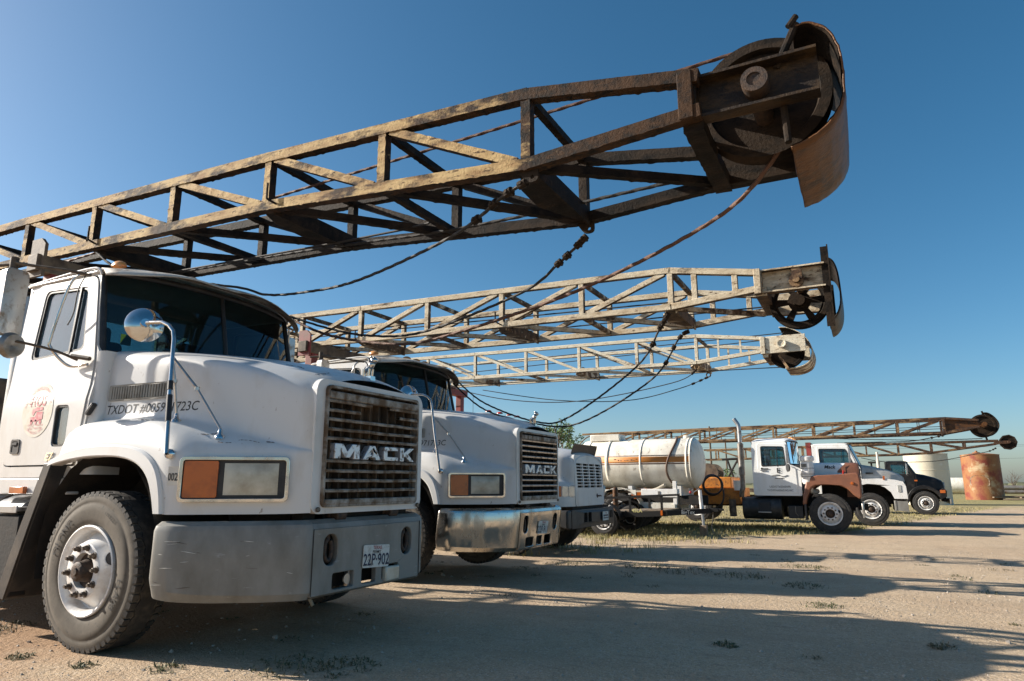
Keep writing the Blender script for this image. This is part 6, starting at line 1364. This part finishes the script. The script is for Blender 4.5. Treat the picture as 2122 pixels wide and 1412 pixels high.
for y, z0, z1, lab in ((7.8, 3.16, 3.42, 'upper thin line inside the white mast'), (8.2, 3.12, 3.20, 'lower thin line inside the white mast')): rope([(-.52, y, z0), (-2.5, y, lerp(z0, z1, .25)), (-11, y, z1)], .009, 'rope_black', lab, grp='lines inside the white mast', sm=3)
for y, z0, z1, lab in ((11.7, 3.52, 3.42, 'upper thin line inside the cream mast'), (11.9, 3.48, 3.26, 'middle thin line inside the cream mast'), (11.8, 2.96, 3.12, 'lowest thin line under the cream mast crown')): rope([(-1.0, y, z0), (-2.5, y, lerp(z0, z1, .2)), (-11, y, z1)], .008, 'rope_black', lab, grp='lines inside the cream mast', sm=3)
rope([(2.35, 26.05, 2.62), (1.9, 26.05, 2.53), (1.2, 26.05, 2.44), (-.6, 26.1, 2.45)], .014, 'rope_black', 'clamped rope hanging under the upper far mast', (.1, .2, .3), grp='ropes under the far masts')
rope([(5.2, 37.0, 2.62), (4.9, 37.0, 2.48), (4.3, 37.0, 2.35), (3.0, 37.05, 2.10), (1.6, 37.05, 2.05), (.6, 37.1, 2.10), (-.2, 37.1, 2.28)], .014, 'rope_black', 'rope sagging in front of the cream and red tanks from the lower far mast', (.04, .10, .16), grp='ropes under the far masts')
rope([(3.4, 26.5, 2.50), (1.5, 26.5, 2.50), (-2, 26.5, 2.68)], .012, 'rope_black', 'taut line just under the upper far mast', grp='lines under the far masts', sm=3)

# ---------------------------------------------------------------- weeds, grass, stones
random.seed(5)
def blade(mb, p, h, lean, w, bend=.5):
    a = random.uniform(0, 6.283); d = Vector((math.cos(a), math.sin(a), 0)); s = Vector((-d.y, d.x, 0)) * w
    m = p + d * lean * h * .4 + V(0, 0, h * .62); t = p + d * lean * h + V(0, 0, h * (1 - bend * lean * .5))
    mb.add([p - s, p + s, m + s * .7, t, m - s * .7], [(0, 1, 2, 4), (4, 2, 3)])
def leafy(mb, p, r, n, hs):
    for _ in range(n):
        a = random.uniform(0, 6.283); q = r * math.sqrt(random.random()); c = p + Vector((math.cos(a) * q, math.sin(a) * q, 0)); h = hs * random.uniform(.3, 1) * (1 - .5 * q / r)
        tip = c + Vector((random.gauss(0, h * .5), random.gauss(0, h * .5), h))
        w = Vector((random.gauss(0, 1), random.gauss(0, 1), 0)).normalized() * .0035
        mb.add([c - w, c + w, tip + w * .4, tip - w * .4], [(0, 1, 2, 3)])
        for k in range(5):
            t = c.lerp(tip, random.uniform(.25, 1)); d = Vector((random.gauss(0, 1), random.gauss(0, 1), random.gauss(.2, .5))).normalized() * random.uniform(.012, .03); s = d.cross(V(0, 0, 1)).normalized() * .005
            mb.add([t, t + d * .5 + s, t + d, t + d * .5 - s], [(0, 1, 2, 3)])
wm = MB()
def Gp(x, y): return Vector((x, y, ground_z(x, y) - .003))
cnt = 0
while cnt < 130:
    x = random.uniform(-9, 8); y = random.uniform(2.2, 16)
    if mnoise.noise((x * .35, y * .35, 9)) < random.uniform(-.35, .55): continue
    sz = random.choice((.03, .04, .05, .05, .06, .08)) * (1 if y < 9 else 1.3)
    wm_n = int(8 + sz * 120); leafy(wm, Gp(x, y), sz * 1.7, wm_n, .008 + sz * .20); cnt += 1
# tufts that stand out in the photograph: near the front wheel, under the bumper, in the shaded lot
for x, y, r in ((-3.9, 2.95, .10), (-4.4, 2.78, .06), (-5.0, 2.72, .07), (-3.3, 3.35, .22), (-3.0, 3.55, .18), (-6.2, 3.25, .16), (-6.0, 3.05, .14), (-.35, 4.15, .06), (-1.0, 5.2, .07), (.35, 5.9, .08), (-.5, 7.5, .16), (-1.6, 9.7, .3), (-2.4, 9.9, .35), (-3.0, 10.1, .30), (-4.2, 10.0, .3), (-.8, 9.0, .2), (-1.0, 11.4, .3)):
    leafy(wm, Gp(x, y), r * 1.2, int(25 + r * 220), .016 + r * .14)
    for k in range(int(9 * r / .1)): blade(wm, Gp(x + random.gauss(0, r * .7), y + random.gauss(0, r * .5)), random.uniform(.02, .055) * (1 + r * 2), random.uniform(.2, .9), .003)
tag(wm.build('weeds', 'weed', smooth=0), 'sparse green weeds scattered over the bare lot', 'weeds', kind='stuff')
gm = MB()
def grass_ok(x, y): return y > max(15.9, 21.9 + 1.5 * x, 24.2 + 3.7 * x) + 1.3 * mnoise.noise((x * .6, y * .6, 2))
k = 0
while k < 36000:
    if k < 22000: x = random.uniform(-9.5, 2.5); y = random.uniform(14, 24)
    else: x = random.uniform(-12, 14); y = random.uniform(22, 48)
    if not grass_ok(x, y) or (y > 30 and random.random() < .0): k += .15; continue
    if mnoise.noise((x * .9, y * .9, 5)) < random.uniform(-.7, .3): k += .3; continue
    h = random.uniform(.03, .12) * (1.2 if 17.5 < y < 21 else 1.0); blade(gm, Vector((x, y, ground_z(x, y) - .005)), h, random.uniform(.2, 1.0), .006 if y < 22 else .010); k += 1
for c_ in range(34):   # clumps along the third truck and the lot edge
    cx, cy = random.uniform(-6, -2.4), random.uniform(10.4, 16)
    if cx > -3.6 and cy < 15: continue
    for q in range(45): blade(gm, Vector((cx + random.gauss(0, .18), cy + random.gauss(0, .14), ground_z(cx, cy) - .004)), random.uniform(.05, .17), random.uniform(.3, 1.1), .005)
tag(gm.build('dry_grass', 'grass_dry', smooth=0), 'dry yellow-green grass round the back row of trucks', 'grass', kind='stuff')
sm_ = MB()
for _ in range(5200):
    y = 2.2 + 14 * random.random() ** 1.6; x = random.uniform(-8, 7); s = random.choice((.004, .005, .006, .008, .010, .013)) * random.uniform(.7, 1.4) * (1 if random.random() < .985 else 2)
    p = Gp(x, y) + V(0, 0, s * .3); M = Matrix.Rotation(random.uniform(0, 3), 3, Vector((random.random(), random.random(), random.random())).normalized())
    vv = [p + M @ Vector(q) * s * random.uniform(.7, 1.2) for q in ((1, 0, 0), (-1, 0, 0), (0, 1, 0), (0, -1, 0), (0, 0, .8), (0, 0, -.8))]
    sm_.add(vv, [(0, 2, 4), (2, 1, 4), (1, 3, 4), (3, 0, 4), (2, 0, 5), (1, 2, 5), (3, 1, 5), (0, 3, 5)])
tag(sm_.build('gravel', 'stone', smooth=0), 'small pale stones scattered over the lot', 'gravel', kind='stuff')
for w_ in (WHEEL_A, WHEEL_D): kill_tree(w_)
